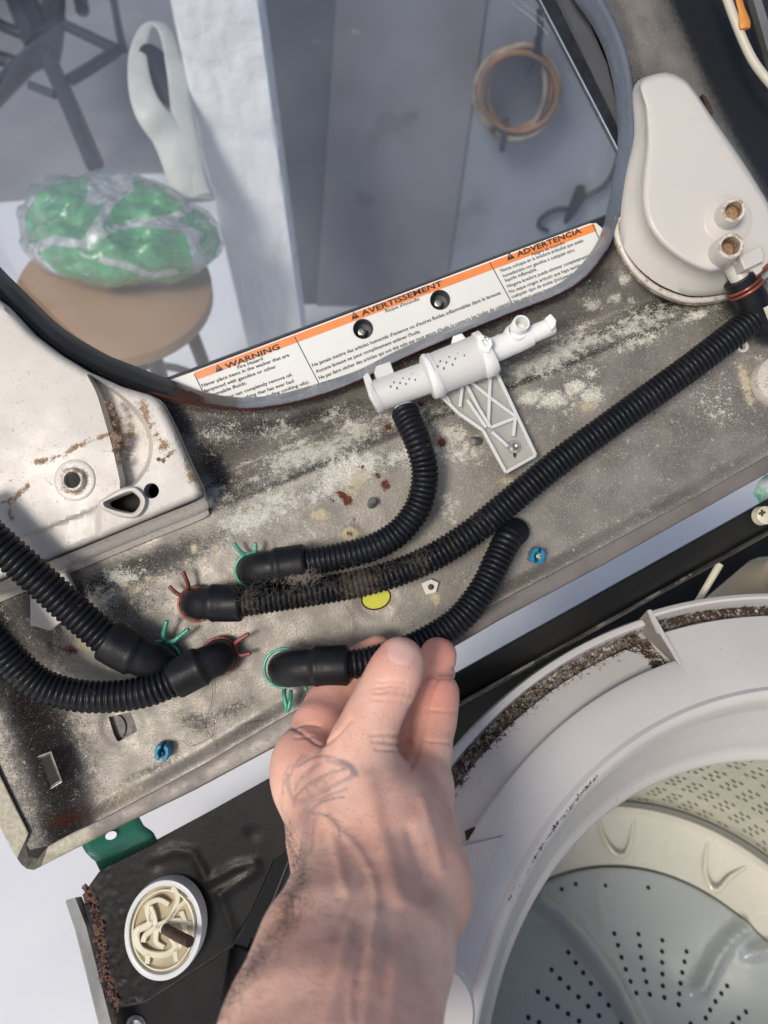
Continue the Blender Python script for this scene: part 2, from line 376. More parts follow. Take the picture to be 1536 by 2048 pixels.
def pheight(Q):
    s = (Q-A)@N1; z = np.zeros(len(Q))
    z += -.0045*sstep(-s, -75, -5)                       # rounded shoulder
    z += -.0200*np.clip((-s)/62, 0, 1)**1.15*(s < 0)+-.0009*sstep(-s, -3, 3)
    z += .0185*sstep(-s, 56, 140)
    rimd = dpoly(Q, RO, True); z += .004*(1-sstep(rimd, 0, 26))
    dl = side(Q, foldL)                                  # left wall of the tray rises to the viewer
    z += .0275*sstep(-dl, 0, 135)
    low = dpoly(Q, lipI); z += .0055*(1-sstep(low, 0, 34))
    dr = side(Q, foldR); z += -.034*sstep(dr, -25, 120)*(Q[:, 1] < 640)*(1-sstep(Q[:, 1], 420, 640))
    z += -.0006*np.sin(s/90.)
    # small embossed recess at the left, dimple round the square hole and the stamped rings
    for (cx, cy, r, a) in ((752, 1198, 40, -.0008), (700, 1068, 18, .0008), (244, 1452, 44, -.0012)):
        dd = np.hypot(Q[:, 0]-cx, Q[:, 1]-cy); z += a*(1-sstep(dd, r*.7, r*1.2))
    return z
def blobs(Q, L):
    a = np.zeros(len(Q))
    for b in L:
        cx, cy, rx, ry, ang, st = b; c, s_ = math.cos(math.radians(ang)), math.sin(math.radians(ang))
        dx, dy = Q[:, 0]-cx, Q[:, 1]-cy; u_ = (dx*c+dy*s_)/rx; v_ = (-dx*s_+dy*c)/ry
        a = np.maximum(a, st*np.exp(-(u_*u_+v_*v_)))
    return a
white_b = [(560, 1010, 150, 34, -23, .62), (690, 950, 130, 38, -24, .64), (800, 905, 80, 26, -24, .5), (470, 1040, 80, 24, -22, .5),
           (560, 930, 150, 26, -22, .45), (700, 860, 60, 20, -24, .42), (900, 870, 40, 24, 20, .55), (905, 905, 60, 40, 0, .42),
           (1060, 795, 34, 15, -20, .72), (1105, 800, 30, 20, 0, .74), (1150, 775, 24, 14, -20, .62), (1085, 745, 26, 12, 0, .5),
           (1185, 800, 30, 30, 0, .42), (1250, 560, 13, 16, 0, .72), (1262, 600, 10, 10, 0, .7), (1230, 597, 14, 12, 0, .75), (1185, 610, 26, 14, -20, .5), (1170, 650, 30, 9, -22, .55),
           (1150, 835, 70, 40, -20, .38), (1255, 655, 70, 14, -22, .50), (1195, 740, 36, 13, -22, .55), (1310, 640, 60, 12, -22, .46), (1395, 630, 28, 12, -22, .5),
           (1385, 740, 60, 40, -22, .22), (1240, 700, 120, 20, -22, .44), (900, 1010, 30, 50, 0, .44), (1490, 770, 10, 45, -14, .70), (1520, 720, 12, 14, 0, .5),
           (640, 1060, 90, 40, 0, .33), (840, 930, 50, 60, 0, .36), (450, 860, 60, 30, -15, .36), (545, 860, 90, 24, -10, .44), (640, 840, 60, 18, -20, .42),
           (1000, 700, 120, 16, -22, .32), (850, 790, 60, 16, -22, .34), (240, 1150, 60, 30, 0, .36), (190, 1190, 40, 30, 0, .4), (1440, 800, 90, 70, 0, .30)]
cream_b = [(700, 1068, 24, 18, 0, .8), (388, 1098, 10, 14, 0, .7), (430, 1097, 11, 11, 0, .7), (372, 1128, 8, 8, 0, .6), (250, 1168, 10, 9, 0, .7), (297, 1158, 10, 10, 0, .7),
           (276, 1178, 10, 9, 0, .7), (225, 1180, 9, 9, 0, .7), (262, 1205, 8, 8, 0, .6), (195, 1205, 18, 12, 0, .6), (640, 1030, 28, 18, 0, .66), (715, 960, 40, 30, -20, .52),
           (480, 945, 14, 10, 0, .5), (870, 1195, 14, 26, -20, .66), (1012, 962, 30, 14, 0, .5), (1020, 1060, 16, 22, 0, .6), (1490, 760, 14, 50, -14, .62), (1500, 800, 16, 16, 0, .55),
           (1175, 815, 22, 16, 0, .55), (1040, 775, 14, 16, 0, .4), (250, 1590, 90, 40, -25, .42), (170, 1285, 30, 26, 0, .72), (420, 1330, 60, 40, 0, .15), (1030, 990, 14, 8, 0, .5), (1140, 795, 12, 10, 0, .55), (697, 985, 46, 26, 35, .50), (770, 962, 24, 24, 0, .42), (884, 880, 22, 26, 0, .40),
           (630, 1100, 4, 10, 0, .7)]
rust_b = [(690, 995, 24, 9, 40, .85), (693, 1000, 12, 14, 0, .75), (770, 970, 11, 13, 0, .85), (777, 853, 9, 11, 0, .85), (884, 885, 9, 16, 20, .82), (700, 1068, 12, 8, 0, .62), (842, 808, 10, 6, 0, .8),
          (888, 806, 8, 5, 0, .7), (912, 862, 6, 6, 0, .7), (722, 935, 12, 9, 0, .6), (755, 950, 10, 8, 0, .62), (706, 1040, 5, 5, 0, .8), (1308, 828, 5, 5, 0, .8), (140, 1300, 26, 12, 10, .62),
          (130, 1640, 60, 24, -20, .60), (1330, 900, 3, 3, 0, .6), (665, 1000, 8, 8, 0, .5), (735, 1045, 5, 4, 0, .5)]
dark_b = [(470, 850, 150, 24, 0, .85), (620, 835, 120, 20, -16, .8), (360, 840, 60, 30, 30, .9), (430, 930, 26, 90, -25, .85), (430, 880, 70, 40, 0, .5), (800, 780, 100, 14, -22, .8), (1000, 700, 200, 14, -22, .7), (1190, 560, 60, 26, -30, .7),  # shade painted under the rim and beside the left dispenser, among real grime
          (250, 1150, 190, 28, -22, .95), (120, 1200, 80, 26, -22, .95), (470, 985, 60, 9, -22, .6), (620, 940, 240, 7, -22, .72), (1050, 762, 400, 8, -22, .78), (760, 815, 420, 9, -22, .55), (1330, 610, 120, 20, -22, .75), (1260, 640, 140, 16, -22, .62),  # starts with shade painted below the left dispenser
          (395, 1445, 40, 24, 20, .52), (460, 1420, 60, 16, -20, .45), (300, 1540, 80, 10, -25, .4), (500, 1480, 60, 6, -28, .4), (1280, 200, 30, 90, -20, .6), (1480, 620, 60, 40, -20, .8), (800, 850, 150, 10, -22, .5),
          (240, 1220, 90, 50, -20, .45), (330, 1130, 60, 24, 0, .55), (88, 1480, 72, 300, -15, .98), (20, 1290, 100, 140, 0, .95), (120, 1650, 70, 60, -14, .9)]  # painted shade near the left elbow, then over the left wall
def pattr(Q):
    w = blobs(Q, white_b); strip = np.exp(-(((Q-A)@N1+30)/34)**2)*(Q[:, 0] > 380)*(Q[:, 1] > 500); w = np.maximum(w, .40*strip)
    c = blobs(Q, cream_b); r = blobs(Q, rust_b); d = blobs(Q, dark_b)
    d = np.maximum(d, .9*(1-sstep(dpoly(Q, RO[6:24]), 4, 22)))  # painted shade following the opening rim
    r = np.maximum(r, .55*(1-sstep(dpoly(Q, RO[8:20]), 0, 9)))
    nzw = np.array([mnoise.noise(Vector((a*.011, b*.016, 7))) for a, b in Q]); zone = ((Q-A)@N1 > -170)*(1-sstep((Q-A)@N1, 60, 300))
    w = np.clip(w*(1.02+.5*nzw)+.05*zone*(1+3*nzw), 0, 1); w = np.maximum(w, .16*(Q[:, 1] > 560))
    return dict(white=w, cream=c, rust=r, dark=d)
pz = pheight(V2)+(blobs(V2, white_b) > .45)*rng.uniform(0, .0003, len(V2))
pv = np.array([P(a, b, z) for (a, b), z in zip(V2, pz)])
panel = thing('washer_top_panel', 'raised rusty steel top panel of the washer, its stained underside facing up', 'washer panel', P(768, 1100, 0))
fc = V2[TRI].mean(axis=1); darkreg = (side(fc, foldR) > 12) & (fc[:, 1] < 640)
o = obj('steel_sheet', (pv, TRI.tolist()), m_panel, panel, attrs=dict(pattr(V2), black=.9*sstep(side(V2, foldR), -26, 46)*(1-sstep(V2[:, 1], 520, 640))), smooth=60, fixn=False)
if o.data.polygons[0].normal.z < 0: o.data.flip_normals()
# lip along the lower edge
def strip(a, b, za, zb, n=60, zm=None, thick=None):
    a, _ = resample(np.array(a, float), 1); b, _ = resample(np.array(b, float), 1)
    ia = np.linspace(0, len(a)-1, n).astype(int); ib = np.linspace(0, len(b)-1, n).astype(int); a = a[ia]; b = b[ib]
    rows = [PP([(x, y, za+.0002) for x, y in a])]
    for t, zz in ((.06, .0008), (.5, 0), (.92, .0010), (1, -.0008)):
        q = a+(b-a)*t; rows.append(PP([(x, y, za+(zb-za)*t+zz) for x, y in q]))
    q = b; rows.append(PP([(x, y, zb-.008) for x, y in q]))
    return loft(rows, closed=False), np.tile(np.linspace(0, 1, n), len(rows)), np.repeat([0, .06, .5, .92, 1, 1], n)
lipO[0] = (82, 1733)
g, al, ac = strip(lipI, lipO, .0055, .0075)
px_ = proj(g[0])
ed = .62*(1-sstep(px_[:, 0], 110, 330))  # left end painted paler as reflected light
obj('lower_lip', g, m_lip, panel, attrs=dict(edge=ed, dark=.10+0*ed, rust=.02+0*ed), smooth=50)
g, al, ac = strip([(-60, 1420), (0, 1551), (36, 1625), (57, 1666)], [(-60, 1520), (0, 1654), (20, 1694), (34, 1716)], .031, .029)
obj('corner_cavity', plate([(10, 1620), (52, 1655), (100, 1690), (120, 1712), (76, 1732), (50, 1730), (24, 1700)], .004, -.002), m_dark, panel, attrs=None)
obj('side_lip', g, m_lip, panel, attrs=dict(edge=.66+0*al, dark=0*al, rust=.1+0*al), smooth=50)  # pale tint paints the light on this lip
g = loft([PP(q) for q in ([(57, 1666, .031), (50, 1690, .026), (56, 1712, .018), (76, 1718, .012), (96, 1692, .006)], [(34, 1716, .029), (42, 1728, .026), (54, 1738, .018), (68, 1740, .012), (82, 1733, .0075)])], closed=False)
obj('corner_fold', g, m_lip, panel, attrs=dict(edge=np.full(10, .75), dark=np.full(10, .2), rust=np.full(10, .2)), smooth=60)
# rim wall of the opening
rows = []; ra = []
for t, z in ((0, .0035), (.03, .0065), (.12, .0075), (.22, .0055), (.34, .001), (.65, -.012), (1, -.026), (1.0, -.034)):
    q = ROs+(RIs-ROs)*t; rows.append(PP([(a, b, z) for a, b in q])); ra.append(np.full(len(q), t))
Q = np.concatenate([ROs+(RIs-ROs)*t for t in (0, .03, .12, .22, .34, .65, 1, 1)]); ra = np.concatenate(ra)
leftness = 1-sstep(Q[:, 0]+Q[:, 1]*.0, 380, 560)
blk = np.maximum(leftness*1.0, .9*(ra < .12))
blk = np.where(Q[:, 0] > 1180, np.where((ra < .02), .6, 0), blk)
rst = (.62*(ra < .2)*(Q[:, 1] > 500)*(Q[:, 0] > 300)+.7*((ra > .2) & (ra < .7))*np.exp(-((Q[:, 0]-375)/45)**2)*(Q[:, 1] > 700))
rst = np.maximum(rst, .35*(ra < .05))
obj('opening_rim', loft(rows), m_rim, panel, attrs=dict(black=blk, rust=rst), smooth=50, label='dark rusted rim of the lid opening, blue grey on its right')
# studs, nuts, patches and recesses that belong to the panel
for (x, y, lx, ly, r) in ((742, 1010, 3, -9, 8), (958, 882, -14, 1, 8)):
    b = P(x, y, .000); t = P(x+lx, y+ly, .009); pth, _ = resample(np.array([b, t]), .0006)
    rr = r/F*D*(1+.08*np.sin(np.arange(len(pth))*2.2)); rr[-1] *= .7
    obj('stud', tube(pth, rr, 12), m_steel, panel)
obj('yellow_patch', (PP(circ(752, 1200, 31, 26, 24, -.3), -.0012), [list(range(26))]), m_yellow, panel, attrs=dict(rust=np.zeros(26)), smooth=0, label='yellow round patch behind a hole in the panel')
rg = [PP(circ(752, 1196, 31-k_, 30, 24-k_, -.3), z) for k_, z in ((0, -.0006), (1.5, .0003), (3.5, -.0014))]
obj('hole_edge', loft(rg), m_lip, panel, attrs=dict(edge=np.full(90, .3), dark=np.zeros(90), rust=np.full(90, .60)))
obj('hole_backing', plate([(205, 1415), (290, 1410), (290, 1495), (210, 1495)], -.0055, -.007), m_lip, panel, attrs=dict(edge=np.zeros(8), rust=np.zeros(8), dark=np.full(8, .2)))
obj('latch_tab', loft([PP([(225+20*math.cos(a)+6, 1470+26*math.sin(a)-14, z) for a in np.linspace(-1.5, 1.6, 8)]) for z in (-.0054, -.0035)], closed=False), m_void, panel)
rc = [(67, 1513), (103, 1500), (127, 1565), (92, 1587)]
zr_ = float(pheight(np.array([[97., 1543.]]))[0])+.0022
obj('recess_well', plate([(71, 1516), (101, 1504), (122, 1563), (93, 1581)], zr_-.0006, zr_-.0014), m_void, panel, smooth=0)
obj('recess_frame', plate(dens(rc, 400), .0255, .018, [[(72, 1517), (100, 1506), (121, 1562), (93, 1580)]]) if False else loft([PP([(x, y, z) for x, y in q]) for q, z in ((rc, zr_-.002), ([(70, 1515), (102, 1503), (124, 1564), (93, 1583)], zr_+.0006), ([(74, 1519), (99, 1509), (119, 1560), (94, 1578)], zr_-.0005))]), m_steel, panel, smooth=0, bevel=.0004)
for (x, y) in ((1485, 693),):
    obj('grommet', lathe(P(x, y, 0), (0, 0, 1), [(.0042, -.001), (.0042, .0008), (.0034, .0012), (.0022, .0006), (.0020, -.004)], 20), m_nylon, panel)
obj('hole_liner', (PP(circ(1485, 693, 9), -.006), [list(range(20))]), m_void, panel, smooth=0)
obj('retainer_disc', lathe(P(1560, 760, .004), (0, .1, 1), [(.001, .006), (.006, .006), (.017, .003), (.0185, 0), (.0185, -.006)], 32), m_white, panel, attrs=dict(dirt=np.full(160, .25)))

# ------------------------------------------------------------------ lid with glass, border and warning label
lid = thing('washer_lid', 'glass lid with black border and three language warning label, inside the opening', 'lid', P(768, 600, -.034))
LZ = -.036
obj('glass_pane', plate([(-330, -330), (905, -330), (1080, 0), (1158, 150), (1236, 302), (1222, 428), (350, 752), (-330, 1003)], LZ, LZ-.004), m_glass, lid, smooth=0)
obj('bottom_border', plate([(-330, 1003), (350, 752), (1222, 428), (1232, 470), (1190, 560), (900, 720), (520, 860), (200, 900), (-330, 1100)], LZ+.0005, LZ-.006, [circ(726, 658, 21, 22), circ(880, 600, 21, 22)]), m_glassframe, lid, smooth=0, bevel=.0004)
obj('bottom_edge_bead', tube(PP([(-330, 1003), (350, 751), (1222, 427)], LZ+.001), .0008, 8), m_grey, lid)
obj('right_border', plate([(905, -330), (935, -330), (1112, 0), (1190, 160), (1244, 272), (1236, 302), (1158, 150), (1080, 0)], LZ+.0005, LZ-.006), m_glassframe, lid, smooth=0, bevel=.0004)
obj('right_edge_bead', tube(PP([(905, -330), (1080, 0), (1158, 150), (1236, 300)], LZ+.001), .0008, 8), M('bead_blue_grey', (.16, .2, .27), rough=.3), lid)
obj('lid_skirt', plate([(950, -330), (1010, -330), (1160, 0), (1215, 130), (1248, 272), (1190, 160), (1122, 0)], LZ-.004, LZ-.012), m_grey, lid, smooth=0)
obj('hinge_shadow_gap', plate([(1005, -330), (1300, -330), (1320, 200), (1290, 420), (1240, 420), (1246, 272), (1213, 130), (1158, 0)], LZ-.012, LZ-.016), m_void, lid, smooth=0)  # dark plate added to stand in for the shaded gap beside the lid
SZ = LZ+.0012
lab_out = [(374, 748), (1178, 447), (1192, 446), (1203, 455), (1212, 475), (1180, 545), (1120, 590), (900, 700), (700, 775), (480, 835), (370, 810), (300, 775)]
def isc(x, y): return x, y
scr_holes = [circ(726, 658, 20, 22), circ(880, 600, 20, 22)]
obj('warning_label', plate(lab_out, SZ, SZ-.0006, scr_holes), m_label, lid, smooth=0)
def band(a, b, w, z, t=.0002):
    a = np.array(a, float); b = np.array(b, float); d = unit(b-a); n = np.array([-d[1], d[0]])*w
    return plate([tuple(a), tuple(b), tuple(b+n), tuple(a+n)], z, z-t)
obj('orange_band', band((388, 745), (1188, 447), 15.5, SZ+.0003), m_orange, lid, smooth=0)
for a, b in (((389, 748), (406, 782)), ((590, 673), (640, 770)), ((980, 524), (1028, 612)), ((1186, 449), (1210, 500))):
    obj('divider_line', band(a, b, 1.6, SZ+.00036, .0001), m_ink, lid, smooth=0)
def text(s, p0, p1, hp, z, mat, parent, name='print_line', bold=0., loc=None, extrude=0):
    cu = bpy.data.curves.new('t', 'FONT'); cu.body = s; cu.size = 1; cu.offset = bold; cu.resolution_u = 2
    to = bpy.data.objects.new('t', cu); COL.objects.link(to); dg = bpy.context.evaluated_depsgraph_get(); dg.update()
    me = to.evaluated_get(dg).to_mesh(); V = np.array([v.co[:] for v in me.vertices]); Fc = [list(p.vertices) for p in me.polygons]
    bpy.data.objects.remove(to); bpy.data.curves.remove(cu)
    w = V[:, 0].max()-V[:, 0].min(); V[:, 0] -= V[:, 0].min(); V[:, 0] /= w; V[:, 1] /= .72
    p0 = np.array(p0, float); p1 = np.array(p1, float); d = p1-p0; n = np.array([d[1], -d[0]])/np.linalg.norm(d)*hp
    Q = p0+V[:, :1]*d+V[:, 1:2]*n
    return obj(name, (PP([(a, b, z) for a, b in Q]), Fc), mat, parent, smooth=0, fixn=False)
def z3(x, y): return (300+x/1.536, 400+y/1.536)
TX = [("WARNING", (232, 515), (398, 452), 12.5, .012), ("AVERTISSEMENT", (650, 352), (898, 257), 12.5, .012), ("ADVERTENCIA", (1128, 170), (1325, 95), 12.5, .012),
      ("Fire Hazard", (270, 519), (347, 491), 6.5, .004), ("Risque d'incendie", (725, 346), (828, 307), 6.5, 0), ("Peligro de incendio", (1175, 172), (1275, 134), 6.5, 0),
      ("Never place items in the washer that are", (160, 575), (428, 480), 7, .004), ("dampened with gasoline or other", (164, 593), (388, 515), 7, .004),
      ("flammable fluids.", (172, 610), (298, 565), 7, .004), ("No washer can completely remove oil.", (188, 628), (438, 540), 7, .004),
      ("Do not dry anything that has ever had", (196, 645), (442, 560), 7, .004), ("any type of oil on it (including cooking oils).", (204, 662), (490, 562), 7, .004),
      ("Ne jamais mettre des articles humectés d'essence ou d'autres fluides inflammables dans la laveuse.", (500, 513), (1080, 288), 7.4, .003),
      ("Aucune laveuse ne peut complètement enlever l'huile.", (511, 532), (832, 407), 7.4, .003),
      ("Ne pas faire sécher des articles qui ont été salis par tout genre d'huile (y compris les huiles de cuisson).", (520, 552), (1112, 318), 7.4, .003),
      ("Nunca coloque en la lavadora artículos que estén", (1078, 222), (1332, 128), 7, .003), ("humedecidos con gasolina o cualquier otro", (1086, 238), (1305, 157), 7, .003),
      ("líquido inflamable.", (1092, 252), (1190, 216), 7, .003), ("Ninguna lavadora puede eliminar completamente", (1099, 270), (1352, 174), 7, .003),
      ("No seque ningún artículo que haya tenido algún", (1105, 287), (1356, 192), 7, .003), ("cualquier tipo de aceite (incluyendo aceites", (1112, 302), (1345, 214), 7, .003),
      ("No seguir estas instrucciones puede", (1119, 318), (1320, 243), 7, .003)]
for s, a, b, hp, bo in TX: text(s, z3(a[0]+(1.5 if hp > 10 else 0), a[1]+(4.5 if hp > 10 else 0)), z3(b[0]+(1.5 if hp > 10 else 0), b[1]+(4.5 if hp > 10 else 0)), hp*(.86 if hp > 10 else 1), SZ+(.00085 if hp > 10 else .0005), m_ink, lid, 'print_line', bo+.006)
for (x, y) in ((213, 524), (631, 362), (1109, 180)):                       # alert triangles with a mark inside
    c = np.array(z3(x, y)); d = unit([.938, -.346]); n = np.array([d[1], -d[0]])
    tri = [tuple(c-d*8-n*1), tuple(c+d*8-n*1), tuple(c+n*13)]
    g1 = plate([tri[0], tri[1], tri[2]], SZ+.0008, SZ+.0006); obj('alert_triangle', g1, m_ink, lid, smooth=0)
    obj('alert_mark', band(tuple(c+n*8.5-d*.9), tuple(c+n*3.5-d*.9), -1.8, SZ+.0011), m_orange, lid, smooth=0)
for (x, y) in ((726, 658), (880, 600)):
    cc = P(x, y, SZ); r = 20/F*(D-SZ)
    wl = obj('screw_well', lathe(cc, (0, 0, 1), [(r, .0006), (r*.96, -.001), (r*.85, -.010), (r*.5, -.0115), (.0001, -.0118)], 26), m_grey, lid)
    obj('screw', lathe(cc+np.array([-.0012, -.0012, 0]), (0, 0, 1), [(.0001, -.0046), (.0012, -.0046), (.0015, -.0040), (.0026, -.0042), (.0034, -.0056), (.0034, -.0115)], 18), m_steel, lid)

# ------------------------------------------------------------------ hoses with elbows, and their clamps
PXM = D/F
def hose(name, label, path, r_px, elbow, base, pitch=10.0, dusty=0., cuffr=37, bodyr=31, down=None, extra=None):
    """path: px,py,z along the corrugated part; elbow: list of px,py,z points from the cuff mouth to the bend"""
    t = thing(name, label, 'hose', base, 'corrugated drain hoses fixed under the panel')
    p = spline(PP(path), 12); st = pitch*PXM/7; p, s = resample(p, st)
    zd = (-p[:, 2])/D; r0 = r_px*PXM
    ph = (s/(pitch*PXM)) % 1; wv = 1-np.clip(np.abs(ph-.5)*2, 0, 1)**2.6            # rounded ribs with narrow valleys
    rr = r0*(.84+.16*wv)
    V, Fc = tube(p, rr, 24)
    q = proj(V); nz = np.array([mnoise.noise(Vector((a*.02, b*.02, 1.3))) for a, b in q[::24]]); du = np.repeat(nz, 24)
    lightside = 0
    d = np.maximum(dusty, .34)*(.62+.7*du)*(1-.45*sstep(q[:, 0], 820, 1100))
    obj('corrugated_tube', (V, Fc), m_hose, t, attrs=dict(dust=d), smooth=75)
    if elbow:
        e = spline(PP(elbow), 8); e, s = resample(e, .0012); L = s[-1]; cl = 62*PXM
        rad = np.where(s < cl, cuffr, bodyr)*PXM*1.0
        rad = (bodyr+(cuffr-bodyr)*(1-sstep(s, cl*.90, cl*1.12)))*PXM
        rad[0] *= .86; rad[1] *= .97
        k1 = cl*1.0
        ring = np.exp(-((s-cl*.93)/.0012)**2)*1.2*PXM; rad = rad+ring
        V, Fc = tube(e, rad, 28); obj('rubber_elbow', (V, Fc), m_rubber, t, smooth=60)
    return t
def clamp(label, c, r_px, ears, wire, mat, group='spring clamps round the hose ends', gap=None, z=.006, tilt=0, double=True):
    """wire ring round an elbow's foot with two bent ears"""
    t = thing('spring_clamp', label, 'hose clamp', P(c[0], c[1], z), group)
    a0 = math.atan2(ears[0][0][1]-c[1], ears[0][0][0]-c[0]); a1 = math.atan2(ears[-1][0][1]-c[1], ears[-1][0][0]-c[0])
    for k_, dz in enumerate((0, .0019) if double else (0,)):
        g = lathe(P(c[0], c[1], z+dz), (0, 0, 1), [(r_px*PXM+.0010*math.cos(a), .0010*math.sin(a)) for a in np.linspace(0, 2*math.pi, 9)], 44)
        obj('wire_ring', g, mat, t, smooth=70)
    for e in ears:
        p = spline(PP(e), 6); rr = np.full(len(p), wire*1.12*PXM); rr[-1] *= .75
        obj('ear', tube(p, rr, 10), mat, t, smooth=70)
    return t
hz = .021
hose('drain_hose', 'short black ribbed hose curving down from the milky nozzle', [(809, 822, .015), (817, 842, .019), (836, 885, .024), (850, 945, .024), (838, 1010, .023), (800, 1062, .022), (745, 1095, .022), (680, 1113, .022), (608, 1124, .022)], 27,
     [(614, 1124, hz), (575, 1130, hz), (535, 1135, .021), (515, 1138, .018), (506, 1140, .011), (505, 1140, 0)], P(700, 1100, 0), bodyr=32, cuffr=36)
hose('drain_hose', 'longest black ribbed hose, dusty with lint, crossing to the upper right', [(1530, 618, .020), (1480, 658, .022), (1380, 735, .024), (1250, 828, .026), (1120, 922, .026), (1020, 1003, .026), (930, 1075, .026), (840, 1127, .024), (740, 1162, .022), (620, 1185, .021), (482, 1206, .021)], 27.5,
     [(486, 1206, hz), (450, 1206, hz), (420, 1206, .021), (402, 1207, .018), (394, 1207, .011), (393, 1207, 0)], P(900, 1080, 0), dusty=.52, cuffr=36, bodyr=31)
hose('drain_hose', 'black ribbed hose pinched between the thumb and fingers', [(1032, 1062, .004), (1016, 1078, .022), (995, 1120, .028), (968, 1175, .032), (925, 1232, .036), (870, 1272, .040), (800, 1305, .044), (735, 1324, .046), (690, 1330, .046)], 27.5,
     [(698, 1330, .046), (655, 1332, .046), (610, 1335, .044), (585, 1337, .040), (572, 1338, .030), (570, 1338, .0)], P(850, 1280, 0), cuffr=38, bodyr=34)
hose('drain_hose', 'upper black ribbed hose coming in from the left edge', [(-90, 1000, .050), (-20, 1072, .048), (60, 1143, .042), (140, 1215, .034), (218, 1283, .028)], 33,
     [(212, 1278, .028), (245, 1298, .027), (285, 1315, .025), (308, 1322, .020), (320, 1326, .012), (322, 1327, 0)], P(120, 1200, .02), pitch=12, cuffr=41, bodyr=36)
hose('drain_hose', 'lower black ribbed hose looping up from the left edge', [(-90, 1180, .046), (-25, 1262, .044), (25, 1322, .040), (80, 1368, .036), (150, 1390, .032), (220, 1393, .029), (290, 1383, .027), (352, 1360, .025)], 31,
     [(345, 1362, .025), (375, 1346, .024), (410, 1328, .022), (432, 1318, .018), (440, 1312, .011), (441, 1311, 0)], P(220, 1390, .02), pitch=11.5, cuffr=38, bodyr=33)
clamp('mint green spring clamp at the elbow nearest the nozzle hose', (505, 1140), 34, [[(498, 1108, .007), (488, 1108, .009), (476, 1098, .011), (468, 1086, .012)], [(494, 1109, .008), (505, 1109, .010), (511, 1100, .012), (510, 1085, .013)]], 3.6, m_green)
clamp('copper coloured spring clamp at the left end of the dusty hose', (392, 1208), 34, [[(372, 1182, .007), (377, 1172, .010), (373, 1160, .012), (366, 1143, .013)], [(372, 1183, .008), (362, 1190, .010), (350, 1184, .011), (338, 1172, .012)]], 3.6, m_copper)
clamp('green spring clamp with raised ears on the elbow left of the red one', (322, 1322), 39, [[(332, 1284, .008), (327, 1274, .012), (329, 1258, .014), (334, 1241, .015)], [(334, 1284, .009), (347, 1282, .012), (360, 1272, .013), (378, 1258, .014)]], 4.0, m_green)
clamp('dusty red spring clamp with its ears pointing right', (440, 1312), 36, [[(471, 1298, .007), (470, 1287, .010), (482, 1277, .012), (498, 1267, .013)], [(472, 1296, .008), (474, 1306, .010), (484, 1310, .011), (502, 1306, .012)]], 3.6, m_pink)
clamp('worn turquoise clamp with one long ear under the held elbow', (567, 1336), 37, [[(574, 1368, .012), (568, 1384, .018), (571, 1404, .020), (575, 1421, .020), (580, 1404, .020), (582, 1380, .016)], [(600, 1362, .008), (608, 1368, .014), (613, 1380, .016)]], 3.8, m_green, z=.024)
# upper right hose end at the dispenser outlet
t = thing('outlet_boot', 'black rubber boot over the right dispenser outlet, red clamp on it', 'rubber boot', P(1510, 620, 0))
obj('boot', tube(spline(PP([(1478, 556, .030), (1498, 590, .026), (1510, 618, .022), (1530, 650, .018), (1560, 660, .012)]), 6), 30*PXM, 22), m_rubber, t)
obj('collar', tube(PP([(1512, 638, .022), (1520, 632, .021)]), 33*PXM, 22), m_cream, t)
for k_ in (0, 7): obj('wire_ring', lathe(P(1487+k_*.6, 572+k_, .028), unit(P(1478, 556, .030)-P(1505, 604, .025)), [(31*PXM+.0011*math.cos(a), .0011*math.sin(a)) for a in np.linspace(0, 2*math.pi, 9)], 30), m_copper, t)
obj('ear', tube(spline(PP([(1508, 556, .036), (1520, 545, .038), (1540, 530, .040)]), 6), 5*PXM, 8), m_copper, t)

# ------------------------------------------------------------------ lint on the dusty hose
def strands(n, region, z, ln=(12, 40), rad=.00012, curl=.9, seedv=1):
    r = random.Random(seedv); gs = []
    for i in range(n):
        x, y = region(r); a = r.uniform(0, 6.28); L = r.uniform(*ln); pts = []; zz = z(x, y) if callable(z) else z; zz += r.uniform(0, .0015)
        for k_ in range(7):
            pts.append(P(x, y, zz+math.sin(k_*.6)*.0008)); x += math.cos(a)*L/6; y += math.sin(a)*L/6; a += r.uniform(-curl, curl)
        gs.append(tube(np.array(pts), rad*r.uniform(.6, 1.2), 3, caps=False))
    return cat(*gs)
m_lint = M('lint_fibre', (.16, .13, .10), (.08, .065, .05), 200, rough=.95)
hp = spline([(482, 1206), (620, 1185), (740, 1162), (840, 1127), (930, 1075), (1020, 1003)], 20)
def reg(r):
    k_ = int(min(len(hp)-1, abs(r.gauss(.25, .28))*len(hp))); return hp[k_][0]+r.gauss(0, 6), hp[k_][1]+r.gauss(-12, 13)
obj('hose_lint', strands(240, reg, lambda x, y: .0335, (10, 45)), m_lint, kind='stuff', label='grey brown lint and hair caught along the long hose', catg='lint', fixn=False)
def reg2(r): return 600+r.gauss(0, 18), 1152+r.gauss(0, 5)-(0)
obj('lint_clump', strands(160, reg2, .030, (8, 30), .00016, 1.4, 5), M('pale_lint', (.34, .30, .25), rough=.95), label='pale tuft of lint between the two upper elbows', catg='lint', kind='stuff', fixn=False)
m_hair = M('dark_hair', (.02, .016, .014), rough=.5)
hairs = []
for pts in ([(395, 1268), (418, 1300), (425, 1350), (424, 1400), (412, 1450), (440, 1500), (460, 1540)], [(365, 1480), (385, 1492), (425, 1470), (428, 1440)], [(540, 1437), (500, 1445), (480, 1452)], [(690, 1210), (705, 1235), (712, 1262)]):
    hairs.append(tube(spline(PP(pts, .0035), 8), .00013, 4))
obj('loose_hair', cat(*hairs), m_hair, label='thin dark hairs curling on the stained panel below the red clamp', catg='hair', kind='stuff', fixn=False)

